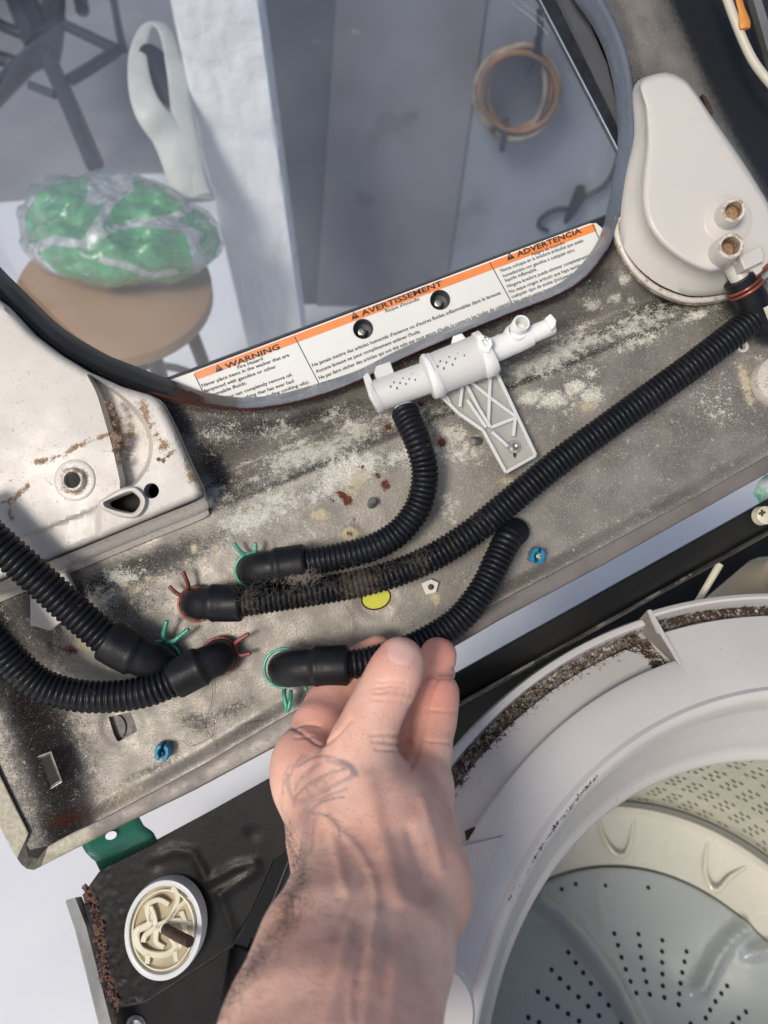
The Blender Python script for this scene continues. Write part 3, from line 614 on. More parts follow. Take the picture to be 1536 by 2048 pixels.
# ------------------------------------------------------------------ small clips
def clip(x, y, rot, label):
    t = thing('wire_clip', label, 'plastic clip', P(x, y, 0), 'blue wire clips on the panel edge')
    c, s = math.cos(math.radians(rot)), math.sin(math.radians(rot))
    def q(u, v): return (x+u*c-v*s, y+u*s+v*c)
    for sx in (-1, 1):
        L = [q(sx*3, -17), q(sx*12, -13), q(sx*15, -2), q(sx*13, 13), q(sx*4, 17), q(sx*2.5, 9), q(sx*7, 3), q(sx*7, -3), q(sx*2.5, -9)]
        obj('jaw', plate(L, .012, .0005), m_blue, t, smooth=30, bevel=.0007)
    obj('base', plate(circ(x, y, 12), .0035, .0), m_blue, t, bevel=.0004)
    obj('pin', lathe(P(x, y, .0036), (0, 0, 1), [(.0001, .0022), (.0016, .002), (.0019, .0), ], 14), m_steel, t)
    return t
clip(323, 1506, 8, 'blue plastic clip near the lower left corner, below the square hole')
clip(1076, 1112, 20, 'blue plastic clip right of the hose held by the hand')
t = thing('nylon_fastener', 'small white nylon fastener with a screw, right of the yellow patch', 'fastener', P(858, 1177, 0))
obj('body', plate([(842, 1167), (862, 1158), (878, 1165), (872, 1186), (852, 1190)], .004, .0005), m_nylon, t, bevel=.0006)
obj('screw', lathe(P(862, 1174, .0042), (0, 0, 1), [(.0001, .0012), (.0018, .001), (.0022, 0)], 12), m_bolt, t)

# ------------------------------------------------------------------ inlet nozzle with its ribbed bracket
nz = thing('inlet_nozzle', 'milky plastic water inlet nozzle screwed below the warning label', 'nozzle', P(960, 760, 0))
ax0 = P(752, 793, .024); 
def ntube(pts, rads, n=28, mat=m_milk, name='barrel'):
    p = PP([(a[0], a[1], a[2]) for a in pts]); return obj(name, tube(p, np.array(rads)*PXM, n), mat, nz, smooth=45)
ntube([(750, 793, .022), (753, 792, .022), (800, 775, .023), (855, 755, .024)], [27, 31, 31, 31])
ntube([(850, 757, .024), (855, 755, .024), (873, 748, .024), (874, 747, .024), (966, 710, .025), (968, 709, .025)], [31, 42, 43, 41, 42, 30], name='wide_barrel')
ntube([(745, 795, .022), (748, 794, .022), (752, 793, .022), (755, 791, .022)], [28, 33, 33, 31], mat=m_milk, name='end_cap')
ntube([(855, 755, .024), (858, 754, .024), (866, 751, .024), (869, 749, .024)], [42, 45, 45, 42], mat=m_milk2, name='collar')
ntube([(958, 713, .025), (961, 712, .025), (973, 707, .025), (977, 705, .025), (978, 704, .025)], [42, 46, 46, 43, 24], mat=m_milk2, name='locking_ring')
ntube([(976, 705, .025), (1000, 695, .025), (1035, 681, .025), (1062, 671, .025), (1064, 670, .025)], [24, 24, 23, 20, 15], mat=m_milk2, name='neck')
ntube([(1060, 671, .026), (1075, 664, .026), (1104, 652, .026), (1107, 651, .026)], [17, 17, 17, 15], mat=m_milk2, name='tail')
obj('end_clip', plate([(1090, 636), (1102, 626), (1114, 640), (1112, 652), (1104, 660), (1098, 650)], .035, .022), m_milk2, nz, bevel=.001)
pc = P(1036, 657, .030); axp = unit([.12, .22, 1])
obj('port', lathe(pc, axp, [(.0058, -.012), (.0058, .008), (.0053, .009), (.0043, .0088), (.0041, 0), (.0001, -.001)], 26), m_milk2, nz)
obj('fillet', lathe(P(1030, 672, .026), unit([.1, .3, 1]), [(.0085, -.005), (.008, .003), (.006, .007)], 22), m_milk2, nz)
obj('catch', plate([(955, 672), (962, 668), (982, 676), (986, 688), (978, 706), (964, 703), (956, 690)], .0425, .038, [[(964, 680), (974, 677), (980, 688), (971, 692)]]), m_milk2, nz, bevel=.0006)
obj('hose_spigot', tube(PP([(796, 786, .020), (803, 800, .018), (807, 816, .016)]), np.array([19, 18, 17])*PXM, 20), m_milk2, nz)
obj('mount_tab', plate([(748, 745), (752, 732), (780, 722), (788, 744), (786, 752), (756, 764)], .026, .010), m_milk, nz, bevel=.0006)
obj('mount_tab', plate([(726, 752), (736, 744), (744, 760), (760, 806), (752, 816), (738, 792)], .030, .014), m_milk, nz, bevel=.0006)
obj('mount_tab', plate([(903, 688), (906, 672), (924, 666), (932, 676), (920, 692)], .020, .010), m_milk2, nz, bevel=.0006)
bo = [(879, 780), (990, 738), (1074, 912), (1009, 947), (967, 861), (914, 826), (881, 792)]
obj('bracket_web', plate(bo, .0115, .0100, [circ(1030, 908, 4, 12, 8)]), m_web, nz, smooth=30)
be = bo+[bo[0]]
def zb(a, b): return (700+a/3.413, 600+b/3.413)
ribs = [[zb(610, 640), zb(740, 770), zb(910, 890), zb(1065, 1175)], [zb(990, 470), zb(1270, 1060)], [zb(1270, 1060), zb(1065, 1175)], [zb(770, 560), zb(750, 730)], [zb(790, 570), zb(880, 740), zb(960, 870)],
        [zb(800, 540), zb(950, 660), zb(1140, 800)], [zb(960, 480), zb(945, 860)], [zb(1140, 800), zb(960, 870)], [zb(1130, 800), zb(1115, 930)], [zb(970, 900), zb(1080, 1000)], [zb(620, 600), zb(680, 700)], [zb(800, 680), zb(930, 870)]]
for rp in ribs:
    for i in range(len(rp)-1):
        a, b = np.array(rp[i]), np.array(rp[i+1]); d = unit(b-a); n = np.array([-d[1], d[0]])*3.3
        obj('bracket_rib', plate([tuple(a-n), tuple(b-n), tuple(b+n), tuple(a+n)], .0150+.0003*(ribs.index(rp) % 5), .0110), m_milk2 if False else m_milk, nz, smooth=0, bevel=.0003)
sc = P(1028, 894, .0118)
obj('screw', cat(lathe(sc, (0, 0, 1), [(.0001, .0012), (.0044, .0012), (.0046, .0006), (.0046, 0)], 22), lathe(sc, (0, .05, 1), [(.0001, .0036), (.0008, .0036), (.0018, .0040), (.0026, .0034), (.0028, .001)], 6)), m_steel, nz, smooth=25)
dm = []
for x, y in [(278, 590), (300, 562), (320, 600), (342, 566), (362, 535), (382, 572), (404, 540), (424, 508), (445, 545), (466, 515), (486, 484), (504, 522), (598, 452), (616, 418), (640, 465), (658, 426), (678, 390), (700, 440), (718, 402), (737, 368), (780, 378), (797, 340), (845, 350), (862, 312)]:
    px, py = zb(x, y); rr = 31 if px < 860 else 42; zc = .0235 if px < 860 else .0245
    a = np.array([752., 793.]); d = unit([.93, -.37]); off = (np.array([px, py])-a)@np.array([-d[1], d[0]])
    hgt = math.sqrt(max(0, rr*rr-off*off))*PXM
    dm.append(lathe(P(px, py, zc+hgt+.0001), (0, 0, 1), [(.0001, .0002), (.0008, .0002), (.0010, -.0012)], 8, sx=.7))
obj('perforations', cat(*dm), M('perforation_shadow', (.16, .16, .15), rough=.6), nz)

# ------------------------------------------------------------------ right dispenser housing
rd = thing('dispenser_housing', 'smooth white teardrop dispenser housing right of the lid opening', 'dispenser', P(1400, 400, 0))
top = [(1281, 165), (1326, 145), (1364, 156), (1387, 179), (1423, 232), (1478, 311), (1522, 381), (1545, 425), (1556, 480), (1548, 520), (1528, 545), (1490, 545), (1464, 532), (1420, 545), (1364, 522), (1317, 484), (1291, 440), (1284, 378), (1293, 290), (1290, 217)]
bot = [(1268, 172), (1322, 148), (1362, 160), (1386, 184), (1420, 236), (1474, 316), (1516, 386), (1538, 430), (1545, 484), (1535, 530), (1510, 560), (1476, 576), (1450, 586), (1405, 592), (1364, 588), (1308, 562), (1262, 518), (1240, 462), (1250, 360), (1268, 270)]
ts = spline(top, 5, True); bs = spline(bot, 5, True)
def shrink(q, k_): c = q.mean(axis=0); d = q-c; return c+d*(1-k_/np.linalg.norm(d, axis=1)[:, None])
ZR = .040
rows = [PP(bs, .0), PP(bs, .010)]
for t_ in (.25, .5, .75): rows.append(PP(bs+(ts-bs)*t_, .010+(ZR-.012-.010)*t_))
for a in (0, 20, 40, 60, 80, 90):
    a_ = math.radians(a); rows.append(PP(shrink(ts, 14*(1-math.cos(a_))), ZR-.007+.007*math.sin(a_)))
for k_ in (.2, .45, .7, .9): rows.append(PP(shrink(ts, 14)*(1-k_)+ts.mean(axis=0)*k_, ZR+.0001))
V, Fc = loft(rows, capb=True)
q = proj(V); dd = np.clip(.35*(1-sstep(dpoly(q, [(1262, 520), (1308, 564), (1364, 590), (1405, 594), (1450, 586)]), 0, 12)), 0, 1)
dd = np.maximum(dd, .3*np.exp(-(dpoly(q, [(1470, 480)])/40)**2))
obj('housing', (V, Fc), m_white2, rd, attrs=dict(dirt=dd), smooth=60)
fl = spline([(1237, 436), (1234, 470), (1260, 528), (1305, 572), (1362, 597), (1405, 600), (1452, 592), (1490, 575), (1540, 545)], 5)
for nm, off, z, rr in (('flange', 0, .004, 6.5), ('flange', 3, -.002, 7.5)):
    g = tube(PP([(a-off*.4, b+off, z) for a, b in fl]), rr*PXM, 10); n_ = len(g[0])
    obj(nm, g, m_white2, rd, attrs=dict(dirt=np.full(n_, .48 if off else .34)), smooth=70)
def spigot(base, tip, r, ring, par, mt, inner_col):
    b, e = P(*base), P(*tip); d = unit(e-b); L = np.linalg.norm(e-b)
    g = lathe(b, d, [(r*1.12, 0), (r, L*.3), (r*.93, L), (r*.88, L+.0008), (r*.66, L+.0006), (r*.62, L*.5), (.0001, L*.45)], 28)
    dr = np.zeros(len(g[0])); dr[-28*3:] = .62; dr[28*3:28*5] = .42
    return obj('spigot', g, mt, par, attrs=dict(dirt=dr), smooth=50)
spigot((1452, 436, ZR-.001), (1467, 421, ZR+.016), .0080, 0, rd, m_white2, 0)
spigot((1437, 512, ZR-.006), (1461, 492, ZR+.018), .0088, 0, rd, m_white2, 0)
obj('spigot_pad', lathe(P(1455, 440, ZR), (0, 0, 1), [(.0165, -.002), (.0160, .0006), (.0150, .0010), (.0001, .0012)], 36), m_white2, rd, attrs=dict(dirt=np.full(36*4, .2)))
obj('outlet', tube(PP([(1450, 505, .030), (1470, 535, .029), (1486, 566, .029)]), np.array([20, 20, 19])*PXM, 22), m_white2, rd, attrs=dict(dirt=np.zeros(66)))
obj('hinge_block', plate([(1478, 512), (1522, 490), (1530, 508), (1528, 522), (1490, 540)], .046, .028), m_white2, rd, attrs=None, bevel=.0008)
obj('hinge_block', plate([(1500, 532), (1520, 522), (1528, 540), (1514, 550)], .040, .026), m_white2, rd, bevel=.0008)
obj('side_clip', plate([(1404, 188), (1412, 192), (1428, 225), (1424, 230), (1414, 216)], .004, -.006), m_bolt, panel)
obj('cabinet_back', plate([(1440, -60), (1640, -60), (1640, 300), (1545, 160)], -.06, -.063), m_void, rd) if False else None

# ------------------------------------------------------------------ left dispenser cover
ld = thing('dispenser_cover', 'dirty white moulded dispenser cover with teardrop hole on the left', 'dispenser', P(200, 950, 0))
def z4(a, b): return (a/3.072, 700+b/3.072)
lo = [(-240, 560), (-60, 560), (10, 610), (60, 665), (114, 706), (170, 740), (245, 774), (306, 792), (322, 806), (345, 850), (375, 920), (398, 968), (404, 984), (396, 996), (300, 1036), (150, 1098), (0, 1160), (-240, 1260)]
LT = .020
cres = [z4(*p) for p in ((535, 150), (590, 172), (660, 215), (730, 262), (800, 320), (860, 385), (905, 450), (935, 540), (940, 620), (915, 715), (875, 780), (820, 838), (740, 860), (735, 800), (690, 600), (640, 420), (590, 260))]
teard = [z4(*p) for p in ((640, 940), (660, 925), (790, 872), (830, 880), (862, 915), (860, 955), (830, 995), (780, 1000), (660, 968))]
rhole = circ(*z4(930, 865), 15.5, 20)
def smo(p, n=4): return [tuple(a) for a in spline(p, n, True)]
V2, T2 = None, None
g = plate(dens(lo, 12).tolist(), LT, .008, [smo(cres), smo(teard), rhole])
def dirt_attr(V):
    q = proj(V)
    a = .75*np.exp(-(dpoly(q, [z4(*p) for p in ((670, 520), (560, 560), (470, 590), (390, 640), (330, 670), (220, 690))])/6)**2)
    a = np.maximum(a, .72*np.exp(-(dpoly(q, [z4(*p) for p in ((860, 330), (910, 430), (950, 520), (1000, 590), (1040, 610))])/13)**2))
    a = np.maximum(a, .70*np.exp(-(dpoly(q, [z4(*p) for p in ((1150, 720), (1180, 790), (1220, 850))])/10)**2))
    a = np.maximum(a, .68*np.exp(-(dpoly(q, [z4(*p) for p in ((70, 1040), (60, 950), (110, 890), (170, 840))])/7)**2))
    a = np.maximum(a, .62*np.exp(-(dpoly(q, [z4(*p) for p in ((0, 940), (50, 930), (90, 900))])/6)**2))
    a = np.maximum(a, .70*np.exp(-(dpoly(q, [z4(*p) for p in ((950, 665), (1000, 690), (1045, 640))])/6)**2))
    nn_ = np.array([mnoise.noise(Vector((x*.07, y*.07, 2.2)))+.6*mnoise.noise(Vector((x*.2, y*.2, 5))) for x, y in q]); return np.maximum(a*(.82+.75*nn_), .14)
def refine(g, n=1):
    bm = bmesh.new(); me = bpy.data.meshes.new('tmp'); me.from_pydata(np.asarray(g[0]).tolist(), [], [list(map(int, f)) for f in g[1]]); bm.from_mesh(me)
    for _ in range(12):
        ed = [e for e in bm.edges if e.calc_length() > n*PXM]
        if not ed or len(bm.verts) > 40000: break
        bmesh.ops.subdivide_edges(bm, edges=ed, cuts=1); bmesh.ops.triangulate(bm, faces=[f for f in bm.faces if len(f.verts) > 3])
    V = np.array([v.co[:] for v in bm.verts]); Fc = [[v.index for v in f.verts] for f in bm.faces]; bm.free(); bpy.data.meshes.remove(me); return V, Fc
lo_c = cdt(dens(lo, 9), [dens(smo(cres), 6), dens(smo(teard), 5), rhole], None)
ggx, ggy = np.meshgrid(np.arange(-40, 410, 6), np.arange(560, 1180, 6)); GG = np.stack([ggx.ravel(), ggy.ravel()], 1).astype(float)
kk = inside(GG, np.array(lo)) & (dpoly(GG, lo, True) > 4)
for h in (dens(smo(cres), 6), dens(smo(teard), 5), np.array(rhole)): kk &= ~inside(GG, h) & (dpoly(GG, h, True) > 4)
V2, T2 = cdt(dens(lo, 9), [dens(smo(cres), 6), dens(smo(teard), 5), rhole], GG[kk])
step_line = [z4(*p) for p in ((-400, 1350), (75, 1165), (300, 1080), (570, 975), (640, 985))]
sd = np.zeros(len(V2)); dl_ = dpoly(V2, step_line)
below = (V2[:, 1] > np.interp(V2[:, 0], [-130, 24, 98, 186, 208, 420], [1139, 1079, 1051, 1018, 1000, 880]))
zt = LT-.0035*np.where(below & (V2[:, 0] < 200), sstep(dl_, 0, 5), 0)
edge = dpoly(V2, lo, True); zt = zt-.004*(1-np.sqrt(np.clip(1-(1-np.clip(edge/12, 0, 1))**2, 0, 1)))
top3 = np.array([P(a, b, z) for (a, b), z in zip(V2, zt)]); nV = len(top3); bot3 = top3.copy(); bot3[:, 2] -= .012
Fc = [list(t_) for t_ in T2]; ce = {}
for t_ in T2:
    for a, b in ((t_[0], t_[1]), (t_[1], t_[2]), (t_[2], t_[0])): ce[(int(a), int(b))] = 1
for (a, b) in ce:
    if (b, a) not in ce: Fc.append([b, a, a+nV, b+nV])
V = np.concatenate([top3, bot3]); obj('cover_plate', (V, Fc), m_white, ld, attrs=dict(dirt=dirt_attr(V)), smooth=50)
# outer skirt below the lower edge of the plate
def offs(pl, dx, dy): return [(a+dx, b+dy) for a, b in pl]
eds = [(306, 794), (326, 806), (349, 850), (379, 920), (402, 968), (407, 985), (398, 1000), (300, 1040), (150, 1102), (0, 1164), (-240, 1264)]
rows = []
for dx, dy, z in ((0, 0, .016), (2, 6, .012), (6, 12, .0095), (8, 20, .006), (9, 22, .0045), (4, 20, .0035), (8, 30, .000), (10, 36, -.002)): rows.append(PP(offs(spline(eds, 5), dx if True else 0, dy), z))
V, Fc = loft(rows, closed=False); obj('skirt', (V, Fc), m_white, ld, attrs=dict(dirt=np.full(len(V), .22)), smooth=40)
# inside of the crescent recess, the holes and bosses
cr = np.array(smo(cres)); V, Fc = loft([PP(cr, LT-.0005), PP(shrink(cr, 3), LT-.010), PP(shrink(cr, 10), LT-.016)], capb=True)
obj('recess', (V, Fc), m_white, ld, attrs=dict(dirt=np.maximum(.2, .78*np.exp(-(dpoly(proj(V), [z4(*p) for p in ((660, 300), (700, 380), (700, 480), (720, 560), (710, 640), (740, 700))])/8)**2))), smooth=50)
lump = []
for p_, r_ in (((655, 320), 9), ((680, 350), 11), ((700, 395), 9), ((705, 450), 9), ((700, 520), 15), ((720, 545), 15), ((715, 590), 13), ((700, 620), 9), ((740, 530), 9), ((730, 690), 8), ((735, 660), 6), ((1000, 680), 8), ((975, 672), 7), ((1030, 655), 6)):
    x, y = z4(*p_); c = P(x, y, LT+.0002); V_, F_ = lathe(c, (0, 0, 1), [(.0001, .0012), (.5, .0009), (.9, .0002), (1, -.002)], 12)
    R_ = r_*.55*PXM; L_ = [(.0001, .0012), (.5*R_, .0010), (.9*R_, .0004), (R_, -.003)]
    V_, F_ = lathe(c, (0, 0, 1), L_, 12); V_ = V_+rng.normal(0, .00035, V_.shape); lump.append((V_, F_))
obj('caked_dirt', cat(*lump), M('caked_dirt', (.20, .13, .09), (.34, .25, .17), 300, rough=.95, bump=.8), ld, smooth=0, kind='stuff')
td = np.array(smo(teard)); c_ = td.mean(axis=0)
def grow(q, k_): return shrink(q, -k_)
obj('teardrop_collar', loft([PP(grow(td, 13), LT-.004), PP(grow(td, 11), LT+.003), PP(grow(td, 8), LT+.0042), PP(grow(td, 2), LT+.0040), PP(td, LT+.003), PP(shrink(td, 2), -.002)]), m_white, ld, attrs=dict(dirt=np.full(len(td)*6, .05)), smooth=50)
obj('hole_liner', loft([PP(rhole, LT-.0004), PP(shrink(np.array(rhole), 1), .000)], capb=True), m_void, ld)
obj('hole_backing', (PP(grow(td, 6), .002), [list(range(len(td)))]), m_void, ld, smooth=0)
bx_, by_ = z4(460, 800); r1 = 40*PXM
bo_g = lathe(P(bx_, by_, LT), (0, 0, 1), [(r1, -.0002), (r1*.98, .001), (r1*.86, .0014), (r1*.62, .0010), (r1*.55, .0040), (r1*.50, .0050), (r1*.40, .0050), (r1*.37, .0035), (r1*.36, -.008), (.0001, -.008)], 40)
dr_ = np.full(len(bo_g[0]), .12); dr_[40*3:40*8] = .42; obj('boss', bo_g, m_white, ld, attrs=dict(dirt=dr_), smooth=45)
obj('boss_hole', (PP(circ(bx_, by_, 15), LT+.0016), [list(range(20))]), m_void, ld, smooth=0)
obj('foot_bracket', plate([(60, 1190), (130, 1140), (158, 1200), (150, 1222), (100, 1262), (60, 1250)], .006, .001), m_white, ld, attrs=None, bevel=.0006)

# ------------------------------------------------------------------ washer body: rail, dark inside, corner plate
wb = thing('washer_cabinet', 'open washer cabinet with dark front rail below the raised panel', 'washer', P(900, 1700, -.2))
def zfun(px, py): return 0
def quadpx(pts, zs, thick=.003):
    V = [P(x, y, z) for (x, y), z in zip(pts, zs)]; V2_ = [v-np.array([0, 0, thick]) for v in V]; n = len(V)
    return np.array(V+V2_), [list(range(n)), list(range(n, 2*n))[::-1]]+[[i, (i+1) % n, n+(i+1) % n, n+i] for i in range(n)]
# front rail, along a line with slope -.558
ra0, ra1 = np.array([680., 1473.]), np.array([1700., 905.]); dn = unit([.49, .87])
def railrow(o, z): return [P(*(ra0+dn*o), z), P(*(ra1+dn*o), z)]
rows = [railrow(0, -.052), railrow(1.5, -.046), railrow(6, -.044), railrow(40, -.050), railrow(54, -.057), railrow(57, -.058), railrow(59, -.10)]
rows = [np.array([r[0]+(r[1]-r[0])*t_ for t_ in np.linspace(0, 1, 30)]) for r in rows]
rb_ = [np.array([r[0]+(r[1]-r[0])*t_ for t_ in np.linspace(0, 1, 30)]) for r in (railrow(54, -.0575), railrow(56, -.0535), railrow(61, -.0530), railrow(64, -.057), railrow(65, -.075))]
obj('rail_bead', loft(rb_, closed=False), M('pale_rail_edge', (.075, .068, .055), (.02, .02, .018), 40, rough=.3, metal=.5, spots=[(60, .55, (.16, .15, .12), .7)]), wb, smooth=40)  # bead coloured paler than the rail
obj('front_rail', loft(rows, closed=False), m_rail, wb, smooth=30)
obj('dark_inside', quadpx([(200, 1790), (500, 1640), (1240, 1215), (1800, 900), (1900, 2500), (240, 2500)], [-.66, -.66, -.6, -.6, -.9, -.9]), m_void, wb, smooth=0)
# plastic corner plate and steel flange at lower left
cp = [(165, 1790), (200, 1741), (312, 1680), (420, 1622), (551, 1549), (660, 1500), (640, 1640), (547, 1719), (505, 1815), (461, 1891), (293, 2000), (228, 2014), (225, 1990)]
ggx, ggy = np.meshgrid(np.arange(160, 660, 7), np.arange(1500, 2020, 7)); GG = np.stack([ggx.ravel(), ggy.ravel()], 1).astype(float)+rng.uniform(-1, 1, (ggx.size, 2))
OC = dens(cp, 8); kk = inside(GG, OC) & (dpoly(GG, OC, True) > 4)
V2, T2 = cdt(OC, [], GG[kk])
zc = np.full(len(V2), -.050)
for pl, w, a in (([(310, 1720), (345, 1700), (385, 1705), (405, 1740), (412, 1765), (470, 1735), (510, 1725), (512, 1740), (440, 1790)], 9, .0018), ([(312, 1726), (312, 1726)], 12, -.002), ([(505, 1668), (505, 1668)], 12, -.0012), ([(440, 1790), (465, 1860)], 9, .0016)):
    zc += a*np.exp(-(dpoly(V2, pl)/w)**2)
er = dpoly(V2, [(165, 1790), (225, 1990), (230, 2014)]); zc += .0012*np.array([mnoise.noise(Vector((a*.12, b*.12, 0))) for a, b in V2])*np.exp(-er/60)*2
top3 = np.array([P(a, b, z) for (a, b), z in zip(V2, zc)])
pl_r = .70*np.exp(-(dpoly(V2, [(170, 1775), (195, 1850), (205, 1930), (225, 1990), (240, 2040)])/15)**2)
obj('corner_plate', (top3, [list(t_) for t_ in T2]), m_dark, wb, attrs=dict(rust=pl_r), smooth=60)
obj('plate_edge', tube(PP([(228, 2014, -.053), (293, 2002, -.053), (461, 1893, -.053), (505, 1817, -.053), (547, 1721, -.053), (640, 1640, -.053)]), .0016, 8), m_dark, wb, attrs=dict(rust=np.zeros(48)))
rows = [PP(q_) for q_ in ([(131, 1803, -.056), (150, 1860, -.056), (205, 2080, -.056), (232, 2180, -.056)], [(133, 1800, -.050), (153, 1857, -.050), (208, 2078, -.050), (236, 2180, -.05)], [(150, 1795, -.048), (172, 1852, -.048), (228, 2070, -.048), (254, 2180, -.048)],
                              [(163, 1793, -.052), (190, 1850, -.056), (240, 2050, -.056), (268, 2180, -.056)])]
gfl = loft(rows, closed=False); obj('steel_flange', gfl, m_galv, wb, attrs=dict(rust=np.array([0]*8+[.1]*4+[.6]*4), dark=np.array([0]*12+[.3]*4)), smooth=40)
obj('flange_slot', plate([(168, 1810), (180, 1808), (192, 1846), (180, 1852)], -.0475, -.056), m_void, wb)
crud = []
for i in range(90):
    t_ = random.random(); x = np.interp(t_, [0, .3, .7, 1], [165, 196, 205, 238])+random.gauss(0, 5); y = 1772+t_*250
    r_ = random.uniform(.0008, .0022); V_, F_ = lathe(P(x, y, -.049), (0, 0, 1), [(.0001, r_), (r_*.7, r_*.7), (r_, 0)], 6); crud.append((V_+rng.normal(0, r_*.25, V_.shape), F_))
obj('rust_scale', cat(*crud), M('rust_scale', (.10, .04, .045), (.17, .11, .09), 400, rough=.9, bump=.6), wb, kind='stuff', smooth=0)
for a, b, w in (((330, 2010), (470, 1930), 8), ((470, 1890), (420, 2060), 30), ((600, 1700), (480, 2000), 12), ((300, 2010), (300, 2100), 10)):
    a = np.array(a, float); b = np.array(b, float); d = unit(b-a); n = np.array([-d[1], d[0]])*w
    obj('inner_brace', plate([tuple(a-n), tuple(b-n), tuple(b+n), tuple(a+n)], -.11, -.13), m_rail, wb, bevel=.002)
obj('lower_shelf', plate([(228, 2014), (293, 2002), (461, 1893), (430, 2100), (240, 2100)], -.075, -.078), m_dark, wb, bevel=.001)
obj('shelf_button', lathe(P(272, 2050, -.074), (0, 0, 1), [(.0001, .004), (.006, .003), (.008, 0)], 20), m_galv, wb)
# things in the gap at the upper right: yellow strut and pale tank shoulder
obj('suspension_rod', tube(PP([(1372, 1245, -.12), (1400, 1196, -.12), (1440, 1128, -.12)]), np.array([9, 6, 7])*.00045, 10), m_cream, wb)
obj('tank_shoulder', lathe(P(1560, 1190, -.20), U, [(.0001, .03), (.03, .025), (.042, 0), (.045, -.08)], 24), M('tan_plastic', (.36, .30, .2), rough=.5), wb)
# light reflective hinge pin at the right
t = thing('hinge_bushing', 'pale yellow round bushing at the right end of the dark rail', 'bushing', P(1526, 1030, -.02))
obj('bushing', lathe(P(1527, 1031, -.036), (.1, .1, 1), [(.0001, .004), (.0055, .004), (.0068, .003), (.0072, -.004)], 28), m_cream, t)
obj('cross_recess', cat(boxat(P(1524, 1026, -.0318), (.0025, .0006, 0), (-.0002, .0008, 0), (0, 0, .0004)), boxat(P(1524, 1026, -.0316), (.0008, 0, 0), (0, .0025, 0), (0, 0, .0004))), m_bolt, t, smooth=0)
t = thing('green_tag_bundle', 'sliver of green and white wrapping at the far right edge', 'wrapping', P(1530, 985, -.06))
V, Fc = lathe(P(1560, 985, -.08), (0, 0, 1), [(.0001, .012), (.008, .010), (.014, .004), (.016, -.01)], 16)
obj('wrap', (V+rng.normal(0, .0008, V.shape), Fc), M('green_wrap', (.05, .45, .25), (.7, .72, .75), 60, rough=.3), t)

# ------------------------------------------------------------------ green hinge bracket
t = thing('hinge_bracket', 'dark green bent steel bracket under the panel\'s lower left corner', 'bracket', P(230, 1680, -.02))
rows = []
for (a, b, z) in (((160, 1655), (270, 1598), -.006), ((164, 1692), (276, 1634), -.010), ((172, 1706), (288, 1655), -.012), ((184, 1718), (302, 1664), -.020), ((190, 1722), (308, 1670), -.022), ((200, 1742), (316, 1685), -.040)):
    rows.append(np.array([P(*(np.array(a)+(np.array(b)-np.array(a))*k_), z) for k_ in np.linspace(0, 1, 8)]))
g = loft(rows, closed=False); ob = obj('bent_plate', g, m_bracket, t, smooth=35)
sm = ob.modifiers.new('solid', 'SOLIDIFY'); sm.thickness = .0015
obj('bolt_hole', plate(circ(222, 1671, 12, 22, 8, -.4), -.0068, -.0075), M('bright_hole', (.66, .70, .78), rough=.4), t, label='white oval hole showing the pale floor')
# ------------------------------------------------------------------ white fitting with ribs and bolt
t = thing('levelling_fitting', 'round white plastic fitting with curved ribs and a brown bolt', 'plastic fitting', P(325, 1860, -.045))
fc_ = P(326, 1860, -.040); fa = unit([-.18, .05, 1]); fx = unit([.35, .95, 0]); rr = 102*(D+.04)/F
obj('rim', lathe(fc_, fa, [(rr, -.010), (rr, -.002), (rr*.985, .0006), (rr*.93, .0012), (rr*.875, .0002), (rr*.86, -.004), (.0001, -.0045)], 56, xdir=fx, sx=1.0) if False else
    (lambda g: g)(lathe(fc_, fa, [(rr, -.010), (rr, -.002), (rr*.985, .0006), (rr*.93, .0012), (rr*.875, .0002), (rr*.86, -.004), (.0001, -.0045)], 56, xdir=[.32, .95, 0])), M('pale_grey_rim', (.62, .64, .64), (.58, .60, .6), 20, rough=.35, sss=.1), t, smooth=45)
# squash to an ellipse like the tilted disc of the photograph
FM = Matrix.Translation(Vector(fc_)) 
def zz(a, b): return (a/2.56, 1500+b/2.56)
cur = [[(885, 700), (912, 760), (870, 860), (800, 900)], [(975, 755), (905, 815), (850, 890), (800, 905)], [(975, 755), (1040, 860), (1015, 950)], [(770, 880), (755, 800), (810, 765), (865, 790)], [(770, 840), (765, 890), (700, 930), (715, 1010), (780, 1045), (850, 1045), (900, 1010), (880, 960)], [(805, 915), (800, 980), (840, 1010)], [(760, 1045), (755, 1095)], [(895, 1020), (905, 1085)], [(800, 905), (745, 950), (735, 985)], [(930, 825), (955, 880), (1015, 890)], [(800, 905), (790, 850), (770, 800)], [(800, 905), (870, 950), (930, 1010)], [(850, 880), (930, 875), (960, 960)]]
for i, cpts in enumerate(cur):
    p = spline([zz(*q_) for q_ in cpts], 6); W_ = 3.6 if i != 4 else 4.6
    tg = np.gradient(p, axis=0); tg /= np.linalg.norm(tg, axis=1)[:, None]+1e-9; nn2 = np.stack([-tg[:, 1], tg[:, 0]], 1); W_ *= 1.55
    rws = [PP(p+nn2*w2, z2) for w2, z2 in ((W_+.6, -.046), (W_, -.0402), (W_*.6, -.0392), (-W_*.6, -.0392), (-W_, -.0402), (-W_-.6, -.046))]
    obj('rib', loft(rws, closed=False), m_cream, t, smooth=50)
obj('inner_floor', (np.array([fc_-fa*.0030+(fx*math.cos(a)+np.cross(fa, fx)*math.sin(a)*.8)*rr*.86 for a in np.linspace(0, 2*math.pi, 41)[:-1]]), [list(range(40))]), M('worn_cream', (.46, .40, .27), (.36, .30, .19), 60, rough=.6), t, smooth=0)
